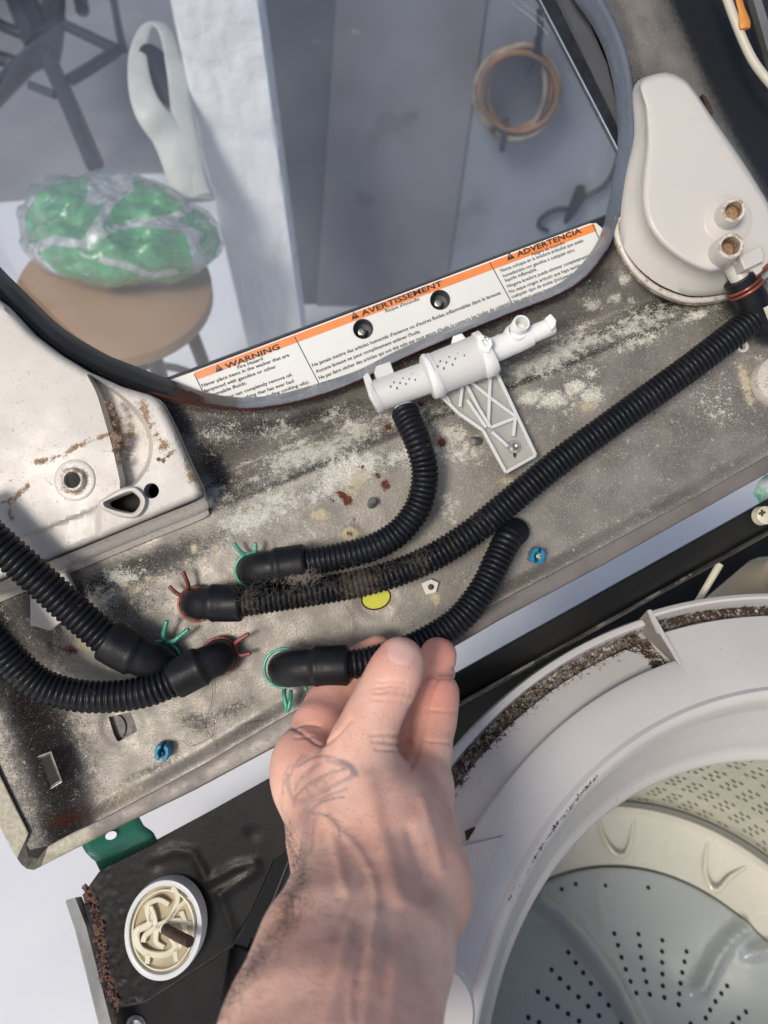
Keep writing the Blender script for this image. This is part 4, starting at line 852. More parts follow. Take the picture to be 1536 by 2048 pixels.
obj('inner_wall', lathe(fc_-fa*.001, fa, [(rr*.80, -.003), (rr*.80, .0012), (rr*.77, .0014), (rr*.765, -.003)], 48, xdir=[.32, .95, 0]), m_cream, t)
pth, _ = resample(PP([(330, 1857, -.036), (352, 1870, -.028), (380, 1884, -.018)]), .0008)
obj('bolt', tube(pth, 11*PXM*(1+.07*np.sin(np.arange(len(pth))*2.1)), 14), m_bolt, t, smooth=50)
for ob in t.children: pass
SQ = Matrix.Identity(3)
def squash_children(par, axis2d, k):                    # narrows a tilted disc across one direction, real geometry
    a = np.array([axis2d[0], axis2d[1], 0.]); a /= np.linalg.norm(a)
    for ch in par.children:
        if ch.name.split('.')[0] in ('rim', 'inner_wall'):
            b = BASE[par.name]
            for v in ch.data.vertices:
                w = np.array(v.co[:])+b-fc_; w = w-a*(w@a)*(1-k); v.co = Vector(w+fc_-b)
squash_children(t, (.93, -.36), .80)

# ------------------------------------------------------------------ tub ring, basket and wash plate
TK = 1.25; TC = np.array([.26835, -.31135, -.35394])*TK
TX_ = np.array([1., 0, 0])-U*U[0]; TX_ /= np.linalg.norm(TX_); TY_ = np.cross(U, TX_)
def tub_pt(r, h, a): return TC+U*h+r*(math.cos(a)*TX_+math.sin(a)*TY_)
def tub_px(px, py, h): 
    R = np.array([(px-768)/F, (1024-py)/F, -1.]); cc = TC+U*h; return R*((cc@U)/(R@U))
def sweep(prof, a0, a1, n=120):
    g = lathe(TC, U, prof, n, math.radians(a0), math.radians(a1), xdir=TX_); 
    ang = np.tile(np.linspace(a0, a1, n+1)[:(n if abs(a1-a0-360) < 1e-6 else n+1)], len(prof)); return g, ang, np.repeat(np.arange(len(prof)), len(ang)//len(prof))
tr = thing('tub_ring', 'white plastic ring of the wash tub with brown grime in its outer groove', 'tub ring', TC)
g, an, pi_ = sweep([(.297, .0005), (.303, .002), (.320, .0015), (.333, .0006), (.3353, -.0008), (.336, -.004), (.3366, -.0120), (.345, -.0135), (.3600, -.020), (.3612, -.024), (.3615, -.030), (.3705, -.030), (.3712, -.020), (.3718, -.0135), (.3735, -.0128), (.3770, -.0135), (.379, -.018), (.379, -.10)], 109, 300, 160)
dk = np.where((pi_ >= 9) & (pi_ <= 12), .45, 0.0)+np.where(pi_ == 6, .18, 0)+.42*(pi_ == 8)*(an < 150); dk = dk*(an < 150)
dk = np.where((an < 112.5) & (pi_ >= 5) & (pi_ <= 11), .55, dk)
obj('low_ring', g, m_tub, tr, attrs=dict(dirt=dk), smooth=40)
g, an, pi_ = sweep([(.297, .0005), (.303, .002), (.320, .0015), (.340, 0), (.3585, -.002), (.3605, -.006), (.361, -.014), (.3715, -.014), (.3722, -.006), (.3728, .0), (.3745, .001), (.3775, .0), (.379, -.004), (.379, -.10)], 20, 109, 110)
obj('high_ring', g, m_tub, tr, attrs=dict(dirt=np.where((pi_ >= 5) & (pi_ <= 7), .56, 0.)), smooth=40)
# end wall at the step, between high and low parts
def ringpoly(a, prof): return np.array([tub_pt(r, h, math.radians(a)) for r, h in prof])
lo_p = [(.331, -.002), (.336, -.0125), (.345, -.016), (.3600, -.020), (.361, -.030), (.371, -.030), (.379, -.03)]; hi_p = [(.331, .0006), (.3365, .0003), (.345, -.0003), (.3585, -.0018), (.3605, -.005), (.3722, -.003), (.379, -.001)]
A1, A2 = ringpoly(108.95, lo_p), ringpoly(108.95, hi_p); B1, B2 = ringpoly(109.5, lo_p), ringpoly(109.5, hi_p)
obj('step_wall', loft([A1, A2+U*.0012, B2+U*.0012, B1]), m_tub, tr, attrs=dict(dirt=np.full(28, .12)), smooth=20)
g, an, pi_ = sweep([(.300, .0015), (.297, .003), (.294, .0018), (.291, -.004), (.289, -.016), (.289, -.030), (.283, -.038), (.2825, -.052), (.276, -.060), (.2755, -.078), (.270, -.086), (.267, -.090), (.2655, -.0935), (.268, -.100), (.29, -.104)], 0, 360, 200)
q = proj(g[0]); ev = .50*np.exp(-(dpoly(q, [(1200, 1545), (1162, 1587), (1130, 1630), (1095, 1672), (1060, 1730), (1030, 1780), (1015, 1800)])/7)**2)*(pi_ < 4)
obj('mouth_lip', g, m_tub, tr, attrs=dict(dirt=ev), smooth=45)
crud = []; rj = random.Random(8)
for i in range(800):
    a = math.radians(rj.uniform(110, 150)); r_ = rj.gauss(.3655, .0028); s_ = rj.uniform(.0004, .0013)
    c = tub_pt(r_, -.0298+rj.uniform(0, .004), a); V_, F_ = lathe(c, U, [(.0001, s_), (s_*.8, s_*.5), (s_, -s_)], 5); crud.append((V_+rng.normal(0, s_*.25, V_.shape), F_))
for i in range(160):
    a = math.radians(rj.uniform(85, 108.5)); r_ = rj.uniform(.3612, .366); s_ = rj.uniform(.0006, .0018)
    c = tub_pt(r_, -.0135, a); V_, F_ = lathe(c, U, [(.0001, s_), (s_*.8, s_*.5), (s_, -s_)], 5); crud.append((V_+rng.normal(0, s_*.25, V_.shape), F_))
for i in range(120):
    a = math.radians(109.6+abs(rj.gauss(0, .7))); r_ = rj.uniform(.337, .362); s_ = rj.uniform(.0006, .0016)
    c = tub_pt(r_, -.0165-.004*(r_-.337)/.023, a); V_, F_ = lathe(c, U, [(.0001, s_), (s_*.8, s_*.5), (s_, -s_)], 5); crud.append((V_+rng.normal(0, s_*.25, V_.shape), F_))
obj('groove_grime', cat(*crud), M('brown_grime', (.10, .07, .05), (.30, .25, .19), 160, rough=.95, bump=.6), tr, kind='stuff', smooth=0, fixn=False)
for (x, y, s_) in ((1047, 1580, .0022), (1079, 1623, .0024), (1148, 1440, .0012), (1060, 1690, .0012), (1045, 1575, .0014), (1203, 1531, .001)):
    c = tub_px(x, y, -.002); obj('grime_fleck', (lambda g_: (g_[0]+rng.normal(0, s_*.15, g_[0].shape), g_[1]))(lathe(c, U, [(.0001, s_*.5), (s_*.7, s_*.4), (s_, -s_*.6)], 9)), M('fleck', (.05, .03, .025), rough=.9), tr, smooth=0)
# rib and notch on the ring near the wrist
for pts in ([(925, 1692), (1005, 1672), (935, 1880)],):
    rp = np.array([tub_px(a, b, .0012) for a, b in pts]); obj('ring_rib', tube(rp, .0013, 8), m_tub, tr, attrs=dict(dirt=np.zeros(24)))
V_, F_ = lathe(tub_px(948, 1672, -.004), U, [(.0001, .0012), (.005, .001), (.0065, -.001)], 5); obj('grime_wedge', (V_+rng.normal(0, .0006, V_.shape), F_), M('dark_grime', (.04, .025, .018), rough=.95), tr, smooth=0)
V_, F_ = lathe(tub_px(940, 1935, -.004), U, [(.0001, .0012), (.004, .001), (.0055, -.001)], 7); obj('grime_wedge', (V_+rng.normal(0, .0008, V_.shape), F_), M('dark_grime2', (.05, .035, .025), rough=.95), tr, smooth=0)

bk = thing('wash_basket', 'cream steel wash basket with perforated wall inside the tub', 'wash basket', TC-U*.47)
g, an, pi_ = sweep([(.272, -.097), (.300, -.112), (.306, -.13), (.308, -.30), (.308, -.455), (.3075, -.462), (.302, -.466)], 0, 360, 180)
obj('basket_wall', g, m_basket, bk, smooth=50)
g, an, pi_ = sweep([(.304, -.466), (.300, -.462), (.297, -.470), (.290, -.474), (.262, -.484), (.235, -.4925), (.232, -.500), (.001, -.505)], 0, 360, 160)
obj('basket_base', g, m_base, bk, smooth=40)
obj('base_seam', sweep([(.3055, -.458), (.3025, -.454), (.2985, -.458), (.2985, -.4635), (.3020, -.465)], 0, 360, 160)[0], M('seam_grey', (.2, .2, .19), rough=.4), bk, smooth=60)
hl = []; cols_ = 0
for i in range(150):
    a = math.radians(30+i*.8); ph_ = i % 6
    if ph_ in (3, 4, 5) or i % 2: continue
    for j in range(22):
        h = -.145-j*.0145-(i % 2)*.0055
        if (j+i//6) % 4 == 3: continue
        for s_ in (-1, 1):
            aa = a+s_*.0052; c = tub_pt(.3072, h+s_*.001, aa); nrm = -(math.cos(aa)*TX_+math.sin(aa)*TY_)
            hl.append(lathe(c, nrm, [(.0001, .0003), (.0014, .0003), (.0015, -.0004)], 6))
obj('perforation', cat(*hl), m_hole2, bk, kind='stuff', smooth=0, fixn=False)
# U-shaped embossments of the base
for (pts) in ([(1195, 1627), (1205, 1670), (1228, 1706), (1250, 1710), (1262, 1680), (1268, 1636)], [(1415, 1682), (1410, 1740), (1422, 1775), (1438, 1780), (1460, 1755), (1490, 1735)]):
    pp = spline(pts, 6); rp = np.array([tub_px(a, b, -.4772) for a, b in pp]); obj('base_emboss', tube(rp, .0030, 8), m_base, bk, smooth=60)
wp = thing('wash_plate', 'blue grey domed wash plate with holes and curved vanes at the tub bottom', 'wash plate', TC-U*.49)
def dome(r): return -.487+.030*(1-(r/.230)**2)
prof = [(.2305, -.494), (.2305, -.488)]+[(r, dome(r)) for r in (.229, .225, .215, .2, .18, .16, .14, .12, .1, .08, .06, .04, .02, .0005)]
g = lathe(TC, U, prof, 120, xdir=TX_)
V = np.array(g[0])
def vane_h(V):                                           # curved ridges rising from the plate
    q = proj(V); z = np.zeros(len(V))
    for pl, w, a in (([(1075, 1800), (1110, 1825), (1150, 1865), (1190, 1915), (1225, 1965), (1260, 2040), (1290, 2100)], 17, .016), ([(1480, 1860), (1455, 1880), (1430, 1910), (1410, 1950), (1398, 1975)], 16, .014), ([(1199, 1760), (1196, 1800), (1205, 1850)], 9, .002), ([(1500, 1905), (1540, 1900)], 14, .012)):
        z += a*1.25*np.exp(-(dpoly(q, pl)/w)**2)
    return z
# finer polar grid so that the vanes read
rs_ = np.linspace(.001, .229, 80); g = lathe(TC, U, [(.2305, -.494), (.2305, -.4885)]+[(r, dome(r)) for r in rs_[::-1]], 300, xdir=TX_)
V = np.array(g[0]); V += U*vane_h(V)[:, None]; obj('plate_body', (V, g[1]), m_disc, wp, smooth=70, fixn=True)
bvh = BVHTree.FromPolygons([tuple(v) for v in V], [tuple(f) for f in g[1]])
def hit(px, py, tree): 
    d = Vector(((px-768)/F, (1024-py)/F, -1)).normalized(); r = tree.ray_cast(Vector((0, 0, 0)), d); return (np.array(r[0]), np.array(r[1])) if r[0] is not None else (None, None)
def z9(a, b): return (850+a/2.239, 1150+b/2.239)
hrows = [[(848, 1606), (864, 1658), (880, 1712), (899, 1766), (920, 1820), (946, 1872)], [(956, 1608), (962, 1660), (968, 1713), (980, 1768), (991, 1822), (1007, 1878)], [(1063, 1636), (1062, 1686), (1062, 1735), (1063, 1787), (1065, 1840), (1072, 1892)],
         [(1171, 1686), (1162, 1732), (1152, 1780), (1144, 1828), (1138, 1875), (1136, 1924)], [(642, 1690), (675, 1736), (708, 1781), (743, 1828), (783, 1877), (823, 1926)], [(567, 1768), (604, 1807), (643, 1848), (687, 1889), (731, 1931), (779, 1973)],
         [(506, 1866), (549, 1898), (594, 1932), (641, 1965), (690, 1998)], [(463, 1981), (511, 2004)], [(1353, 1840), (1327, 1874), (1301, 1910), (1277, 1948), (1257, 1984)], [(1437, 1956), (1405, 1984), (1378, 2010)], [(612, 1407), (675, 1384), (809, 1391), (1000, 1400)], [(830, 2030), (880, 2010), (1190, 2010)]]
hs_ = []
for row in hrows:
    for (a, b) in row:
        p, n = hit(*z9(a, b), bvh)
        if p is None: continue
        if n@U < 0: n = -n
        obj('drain_hole', lathe(p, n, [(.0001, .0003), (.0026, .0003), (.0029, -.0006)], 12), m_hole, wp, smooth=0)

# white lid disc near the wrist
t = obj('round_cap', lathe(P(848, 2018, .125), unit([0, .15, 1]), [(.0001, .006), (.020, .0058), (.0262, .0048), (.0275, .003), (.028, -.004), (.0275, -.014)], 48), m_tub, label='white round cap beside the forearm at the bottom edge', catg='cap', attrs=dict(dirt=np.zeros(288)), smooth=40)

# ------------------------------------------------------------------ cable and tape in the upper right corner
t = thing('wire_harness', 'cream cable wrapped with orange tape in the upper right corner', 'cable', P(1480, 80, -.01))
obj('cable', tube(spline(PP([(1435, -60, .0), (1462, 20, .0), (1490, 90, .0), (1515, 135, .0), (1560, 190, .0)]), 8), 9*PXM, 14), m_cream if False else M('cream_cable', (.55, .52, .42), rough=.45), t)
obj('orange_tape', tube(spline(PP([(1470, -40, .004), (1478, 0, .004), (1487, 35, .004), (1490, 58, .004)]), 6), np.interp(np.linspace(0, 1, 19), [0, .5, .8, 1], [6, 7, 12, 10])*PXM, 10, squash=.5), M('orange_tape', (.62, .26, .05), (.55, .2, .04), 80, rough=.5), t)
t = thing('control_bracket', 'grey steel edge strip beyond the cable at the top right corner', 'bracket', P(1520, 40, -.01))
obj('strip', plate([(1490, -60), (1506, -60), (1560, 110), (1545, 130)], -.004, -.012), m_galv, t, attrs=dict(rust=np.zeros(8), dark=np.zeros(8)), bevel=.001) 

# ------------------------------------------------------------------ background seen through the glass
def vert(px, py, d, t_): return np.array([(px-768)/F*d, (1024-py)/F*d, -d])-U*t_
# wall boards (a real upright wall) behind
def wallpt(px, py, d0): return np.array([(px-768)/F, (1024-py)/F, -1.])*d0
WP0 = wallpt(800, 660, 2.35); wn_ = unit(AY*-1.0+AX*.10)                 # wall facing the camera
def wall_hit(px, py, off=0):
    R = np.array([(px-768)/F, (1024-py)/F, -1.]); return R*(((WP0+wn_*off)@wn_)/(R@wn_))
wall_t = thing('grey_wall', 'plain grey boarded wall seen through the lid glass', 'wall', WP0)
for i, (x0, x1, x0b, x1b, c1, off) in enumerate(((500, 690, 590, 622, (.10, .115, .135), 0), (690, 1010, 622, 860, (.20, .205, .225), .008), (1010, 1500, 860, 1500, (.26, .285, .33), 0))):
    a, b, c_, d_ = wall_hit(x0, -260, off), wall_hit(x1, -260, off), wall_hit(x1b, 800, off), wall_hit(x0b, 800, off)
    V = np.array([a, b, c_, d_]); W_ = V-wn_*.02; obj('board', (np.concatenate([V, W_]), [[0, 1, 2, 3], [7, 6, 5, 4], [0, 4, 5, 1], [1, 5, 6, 2], [2, 6, 7, 3], [3, 7, 4, 0]]), M('wall_paint', c1, tuple(x*.72 for x in c1), 2.6, spots=[(5, .60, tuple(x*.6 for x in c1), .7), (14, .68, (.5, .5, .5), .35)], rough=.6, bump=.1, bscale=30), wall_t, smooth=0)
# crinkled white post
pw = []; nr, ncol = 90, 26
pt_t = 1.18; 
def colpt(px, t_):
    p0 = wallpt(px, -30, 1.22); return p0-U*t_
Lc = 1.25
VV = []; FF = []
for i in range(nr):
    s_ = i/(nr-1)
    for j in range(ncol):
        u_ = j/(ncol-1); y = -120+s_*960; xl = np.interp(y, [-120, 0, 300, 700, 840], [318, 336, 400, 494, 530]); xr = np.interp(y, [-120, 0, 640, 840], [505, 521, 605, 632]); x = xl+(xr-xl)*u_
        dpt = 1.18+.62*s_; p = wallpt(x, y, dpt)
        n_ = mnoise.noise(Vector((u_*3.2, s_*16, 0)))*.006+mnoise.noise(Vector((u_*9+4, s_*20, 3)))*.003
        p = p+np.array([0, 0, 1])*(n_ if 0 < j < ncol-1 else 0)+np.array([0, 0, -.02 if j in (0, ncol-1) else 0])
        VV.append(p)
for i in range(nr-1):
    for j in range(ncol-1): FF.append([i*ncol+j, (i+1)*ncol+j, (i+1)*ncol+j+1, i*ncol+j+1])
bk_ = [v+np.array([0, 0, -.09]) for v in VV[::ncol]]+[v+np.array([0, 0, -.09]) for v in VV[ncol-1::ncol]]
n0 = len(VV); VV += bk_
for i in range(nr-1):
    FF.append([i*ncol, n0+i, n0+i+1, (i+1)*ncol]); FF.append([i*ncol+ncol-1, (i+1)*ncol+ncol-1, n0+nr+i+1, n0+nr+i]); FF.append([n0+i, n0+nr+i, n0+nr+i+1, n0+i+1])
obj('wrapped_post', (np.array(VV), FF), M('crinkled_white_wrap', (.86, .87, .88), (.80, .81, .83), 8, rough=.3, bump=.5, bscale=22, bdist=.012), label='wide white post with crinkled wrapping behind the lid glass', catg='post', smooth=60)
# stool
SH = .62
sc_ = hray(230, 572, SH); sr = .165*(np.linalg.norm(sc_)/np.linalg.norm(wallpt(230, 572, 1.35)))
st = thing('wooden_stool', 'round stool with tan wooden seat and dark metal legs behind the glass', 'stool', sc_-U*SH)
m_wood = M('tan_wood', (.40, .25, .145), (.33, .20, .11), 6, rough=.45, bump=.05)
m_legs = M('dark_blue_steel', (.016, .021, .034), (.013, .018, .028), 20, rough=.4)
obj('seat', lathe(sc_, U, [(.0001, 0), (sr*.97, 0), (sr, -.004), (sr, -.028), (sr*.97, -.032), (.0001, -.032)], 48, xdir=AX), m_wood, st, smooth=40)
for k_ in range(4):
    a = math.radians(38+90*k_); tp = sc_-U*.032+(AX*math.cos(a)+AY*math.sin(a))*sr*.62; ft = sc_-U*SH+(AX*math.cos(a)+AY*math.sin(a))*sr*1.18
    obj('leg', tube(np.array([tp, ft]), .014, 10), m_legs, st)
ring = [sc_-U*(SH*.60)+(AX*math.cos(a)+AY*math.sin(a))*sr*.93 for a in np.linspace(0, 2*math.pi, 33)]
obj('foot_ring', tube(np.array(ring), .009, 8), m_legs, st)
for k_ in range(2):
    a = math.radians(38+90*k_); p1 = sc_-U*.10+(AX*math.cos(a)+AY*math.sin(a))*sr*.68; p2 = sc_-U*.42-(AX*math.cos(a)+AY*math.sin(a))*sr*.98; obj('cross_brace', tube(np.array([p1, p2]), .008, 8), m_legs, st)
# bag of green and white print on the stool
bc = hray(240, 470, SH+.055)
bag = thing('plastic_bag', 'shiny green and white printed plastic bag lying on the stool', 'plastic bag', hray(235, 500, SH))
na, nb = 72, 40; VV = []; 
for j in range(nb+1):
    ph_ = math.pi*j/nb
    for i in range(na):
        a = 2*math.pi*i/na; ax_ = .150*(1+.10*math.cos(2*a+.5)+.05*math.cos(3*a)); ay_ = .118*(1+.06*math.cos(3*a+1))
        v = np.array([ax_*math.cos(a)*math.sin(ph_), ay_*math.sin(a)*math.sin(ph_)]); h = .062*math.cos(ph_)
        p = bc+AX*v[0]+AY*v[1]+U*h; n_ = mnoise.noise(Vector(p*16))*.014+abs(mnoise.noise(Vector(p*34)))*.014+abs(mnoise.noise(Vector(p*80)))*.005; VV.append(p+(U*.7+np.array([0, 0, .7]))*n_)
VV = np.array(VV); FF = [[j*na+i, j*na+(i+1) % na, (j+1)*na+(i+1) % na, (j+1)*na+i] for j in range(nb) for i in range(na)]
q = proj(VV); wl_ = np.zeros(len(VV))
for pl, w in (([(170, 488), (215, 462), (270, 445), (330, 440), (380, 420), (384, 395)], 8), ([(300, 448), (360, 452), (400, 470)], 8), ([(55, 500), (110, 480), (170, 488), (225, 400), (260, 375)], 10), ([(200, 520), (250, 530), (300, 552), (350, 545)], 7), ([(60, 505), (110, 555), (180, 585), (250, 600)], 10), ([(190, 370), (210, 345), (260, 330), (250, 360), (190, 395)], 18), ([(385, 470), (400, 520)], 12)):
    wl_ = np.maximum(wl_, np.exp(-(dpoly(q, pl)/w)**2))
def bag_mat():
    m = M('printed_film', (.10, .50, .21), (.07, .40, .16), 14, rough=.2, over=[('white', (.62, .66, .66), .2, 30, .15)], bump=.5, bscale=60, bdist=.004, coat=.6); return m
obj('bag_body', (VV, FF), bag_mat(), bag, attrs=dict(white=wl_), smooth=80)
cv = bc+(VV-bc)*np.array([1.05, 1.05, 1.10]); cv = cv+np.array([[0, 0, 1.]])*(np.array([abs(mnoise.noise(Vector(v*22))) for v in VV])*.035)[:, None]
def film_mat():
    m = bpy.data.materials.new('clear_film'); m.use_nodes = True; t = NT(m); t.n.clear(); t.co = t.new('ShaderNodeTexCoord').outputs['Object']
    out = t.new('ShaderNodeOutputMaterial'); a = t.new('ShaderNodeBsdfTransparent'); a.inputs[0].default_value = (.95, .96, .96, 1)
    g_ = t.new('ShaderNodeBsdfGlossy'); g_.inputs['Roughness'].default_value = .12; fr_ = t.new('ShaderNodeLayerWeight'); fr_.inputs[0].default_value = .35
    bp = t.new('ShaderNodeBump'); bp.inputs['Strength'].default_value = 1; bp.inputs['Distance'].default_value = .02; t.link(t.noise(26, 4, .6, dist=1.5), bp.inputs['Height']); t.link(bp.outputs[0], g_.inputs['Normal']); t.link(bp.outputs[0], fr_.inputs['Normal'])
    mx = t.new('ShaderNodeMixShader'); t.link(t.math('MULTIPLY', fr_.outputs['Facing'], .95), mx.inputs[0]); t.link(a.outputs[0], mx.inputs[1]); t.link(g_.outputs[0], mx.inputs[2]); t.link(mx.outputs[0], out.inputs[0]); return m
obj('clear_wrap', (cv, FF), film_mat(), bag, smooth=25)
hw = M('white_film', (.62, .62, .56), (.50, .52, .50), 12, rough=.45, bump=.4, bscale=50, bdist=.004)
def ribbon(pts, hgt, w): return tube(spline(np.array([hray(a, b, hgt+k_) for a, b, k_ in pts]), 8), w, 12, squash=.22)
obj('dark_lining', lathe(hray(322, 150, SH+.17), unit([.1, .2, 1]), [(.0001, .006), (.02, .004), (.03, -.002)], 20, sx=2.4, xdir=[.45, -.9, 0]), m_legs, bag)
obj('bag_handle', ribbon([(385, 400, .0), (362, 330, .02), (335, 270, .05), (300, 225, .08), (280, 170, .10), (276, 100, .10), (296, 50, .1), (330, 60, .1), (350, 130, .10), (362, 210, .08), (370, 270, .05), (380, 340, .02), (392, 400, 0)], SH+.08, np.interp(np.linspace(0, 1, 97), [0, .2, .5, .8, 1], [.034, .028, .012, .020, .034])), hw, bag, smooth=70)
# dark metal frame on the floor at the upper left
fr = thing('metal_frame', 'blurred dark metal rack at the top left behind the glass', 'metal rack', hray(120, 150, 0))
for pts, w in (([(20, -60), (60, 40), (85, 95)], .040), ([(110, -40), (104, 60), (95, 110)], .030), ([(-20, 40), (60, 70), (125, 50)], .014), ([(85, 95), (130, 190), (190, 330)], .020), ([(120, 45), (235, 100)], .014), ([(235, 100), (190, 130), (140, 160)], .014), ([(85, 95), (20, 160), (-20, 200)], .024),
               ([(220, -40), (238, 60), (248, 100)], .010), ([(60, 170), (110, 190)], .010), ([(-20, 110), (60, 130), (100, 95)], .018), ([(148, -60), (165, 20)], .018)):
    obj('bar', tube(spline(np.array([hray(a, b, .35) for a, b in pts]), 6), w*1.15, 8), m_legs, fr)
# hanging coil of hose on the wall
co = thing('hose_coil', 'hanging coil of beige and orange hose tied with dark cord', 'hose coil', wall_hit(1035, 185, .03))
cx_, cy_ = 1033, 182
for i in range(13):
    rx = random.uniform(62, 82); ry = random.uniform(78, 98); ox, oy = random.uniform(-8, 8), random.uniform(-5, 6); pts = []
    for k_ in range(41):
        a = 2*math.pi*k_/40; x = rx*math.cos(a); y = ry*math.sin(a); rt = .22; pts.append(wall_hit(cx_+ox+x*math.cos(rt)-y*math.sin(rt), cy_+oy+x*math.sin(rt)+y*math.cos(rt), .02+.006*i))
    obj('hose_loop', tube(np.array(pts), .0062, 8), M('coil_hose', *(((.30, .25, .19), (.16, .13, .10)) if i % 3 else ((.26, .12, .05), (.16, .09, .05))), 20, rough=.6), co, smooth=70)
for pts in ([(1012, 238), (1010, 262), (1004, 300)], [(1075, 75), (1078, 120), (1060, 150)], [(1012, 262), (990, 255), (985, 262)], [(1078, 20), (1079, 75), (1050, 150)]):
    obj('tie_cord', tube(spline(np.array([wall_hit(a, b, .09) for a, b in pts]), 6), .007, 8), m_legs, co)
# rope with a snap hook low on the wall
rp_ = thing('rope_clip', 'dark rope with a snap hook hanging near the lid corner', 'rope', wall_hit(1150, 400, .02))
obj('rope', tube(spline(np.array([wall_hit(a, b, .02) for a, b in ((1245, 270), (1232, 330), (1210, 370), (1170, 395), (1150, 415), (1110, 420), (1085, 435), (1078, 452), (1095, 462))]), 8), .007, 8), m_legs, rp_)
obj('snap_hook', tube(spline(np.array([wall_hit(a, b, .03) for a, b in ((1162, 375), (1155, 400), (1140, 430), (1130, 445))]), 6), np.interp(np.linspace(0, 1, 19), [0, .3, 1], [.012, .017, .006]), 10), m_void, rp_)

# ------------------------------------------------------------------ the hand and forearm
def HP(px, py, d): return np.array([(px-768)/F*d, (1024-py)/F*d, -d])
VS = .0013
lo3 = np.array([-.135, -.345, -.556]); hi3 = np.array([.062, -.072, -.245])
dims = np.ceil((hi3-lo3)/VS).astype(int)
FIELD = np.full(dims, .03, np.float32)
axs = [lo3[k]+VS*np.arange(dims[k]) for k in range(3)]
def seg_sdf(sub, a, b, ra, rb, fl=1.0, fdir=None):
    X = axs[0][sub[0]][:, None, None]; Y = axs[1][sub[1]][None, :, None]; Z = axs[2][sub[2]][None, None, :]
    ab = b-a; L2 = ab@ab+1e-12
    t = np.clip(((X-a[0])*ab[0]+(Y-a[1])*ab[1]+(Z-a[2])*ab[2])/L2, 0, 1)
    dx = X-a[0]-t*ab[0]; dy = Y-a[1]-t*ab[1]; dz = Z-a[2]-t*ab[2]
    if fl != 1.0: dz = dz/fl
    return (np.sqrt(dx*dx+dy*dy+dz*dz)-(ra+(rb-ra)*t))*(min(1, fl) if fl != 1 else 1)
def subbox(pts, pad):
    mn = np.min(pts, axis=0)-pad; mx = np.max(pts, axis=0)+pad
    i0 = np.clip(((mn-lo3)/VS).astype(int), 0, dims); i1 = np.clip(((mx-lo3)/VS).astype(int)+2, 0, dims)
    return tuple(slice(i0[k], i1[k]) for k in range(3))
def smin(a, b, k):
    h = np.clip(.5+.5*(b-a)/k, 0, 1); return b*(1-h)+a*h-k*h*(1-h)
def add(field, J, k, flat=1.0, kin=None):
    """J: joints (px, py, camera distance, radius in px); a chain of tapered capsules, unioned smoothly into the field"""
    pts = [HP(*j[:3]) for j in J]; rad = [j[3]/F*j[2] for j in J]
    pad = max(rad)*max(1, flat)+k+.012; sub = subbox(pts, pad); loc = None
    for i in range(len(J)-1):
        s = seg_sdf(sub, pts[i], pts[i+1], rad[i], rad[i+1], flat); loc = s if loc is None else smin(loc, s, kin or .004)
    field[sub] = smin(field[sub], loc.astype(np.float32), k)
def blank(): return np.full(dims, .03, np.float32)
# palm, back of the hand, wrist, forearm
add(FIELD, [(612, 1560, .462, 50), (655, 1680, .435, 74), (690, 1770, .405, 96), (640, 1900, .365, 120), (590, 2070, .330, 148), (560, 2350, .28, 190)], .02, .85)
add(FIELD, [(672, 1560, .452, 62), (705, 1680, .420, 88), (750, 1790, .390, 110), (700, 1920, .355, 130), (660, 2080, .315, 160), (640, 2350, .27, 200)], .02, .8)
add(FIELD, [(748, 1620, .440, 74), (782, 1710, .415, 92), (815, 1800, .395, 98), (790, 1910, .36, 112), (725, 2080, .322, 148), (700, 2350, .28, 190)], .02, .85)
add(FIELD, [(826, 1590, .448, 56), (838, 1680, .428, 74), (850, 1770, .405, 70)], .018, .9)
add(FIELD, [(868, 1735, .402, 50), (868, 1800, .392, 52)], .016)             # ulna side bulge
add(FIELD, [(600, 1505, .470, 46), (612, 1570, .462, 58)], .012)              # index knuckle
# thumb base pad
thumb = blank(); add(thumb, [(792, 1700, .412, 70), (762, 1620, .424, 78), (716, 1535, .436, 62), (726, 1480, .440, 51), (750, 1424, .446, 45), (775, 1374, .451, 42), (794, 1336, .455, 41), (802, 1316, .458, 38)], .006, 1, .012)
tsub = subbox([HP(803, 1312, .458), HP(762, 1620, .424)], .05)
index = blank(); add(index, [(640, 1600, .455, 46), (612, 1520, .470, 48), (636, 1452, .488, 46), (660, 1405, .505, 43), (690, 1370, .516, 39), (728, 1325, .523, 35), (756, 1302, .524, 31)], .006, 1, .008)
middle = blank(); add(middle, [(740, 1600, .450, 52), (775, 1530, .472, 50), (815, 1470, .492, 44), (846, 1405, .502, 42), (864, 1350, .502, 39), (876, 1312, .499, 38)], .006, 1, .008)
ringf = blank(); add(ringf, [(820, 1640, .440, 56), (846, 1570, .455, 50), (856, 1500, .470, 43), (868, 1440, .482, 40), (876, 1395, .488, 37), (879, 1380, .490, 35)], .006, 1, .008)
little = blank(); add(little, [(812, 1640, .452, 46), (830, 1570, .478, 42), (838, 1520, .495, 38), (836, 1480, .505, 34)], .006, 1, .008)
FING = np.minimum(np.minimum(np.minimum(index, middle), np.minimum(ringf, little)), thumb)
# fingers join each other only with a tight crease, and the palm with a soft one
def joink(py0): return None
K = (np.clip((axs[1]-HP(0, 1440, .47)[1])/(-.03), 0, 1)*.013+.0015)[None, :, None].astype(np.float32)
Fg = smin(smin(index, middle, .0015), smin(ringf, little, .002), .0012)
Fg = smin(Fg, thumb, .0012+0*K)
FIELD = smin(FIELD, Fg, K+.003)
FIELD = smin(FIELD, thumb, K)
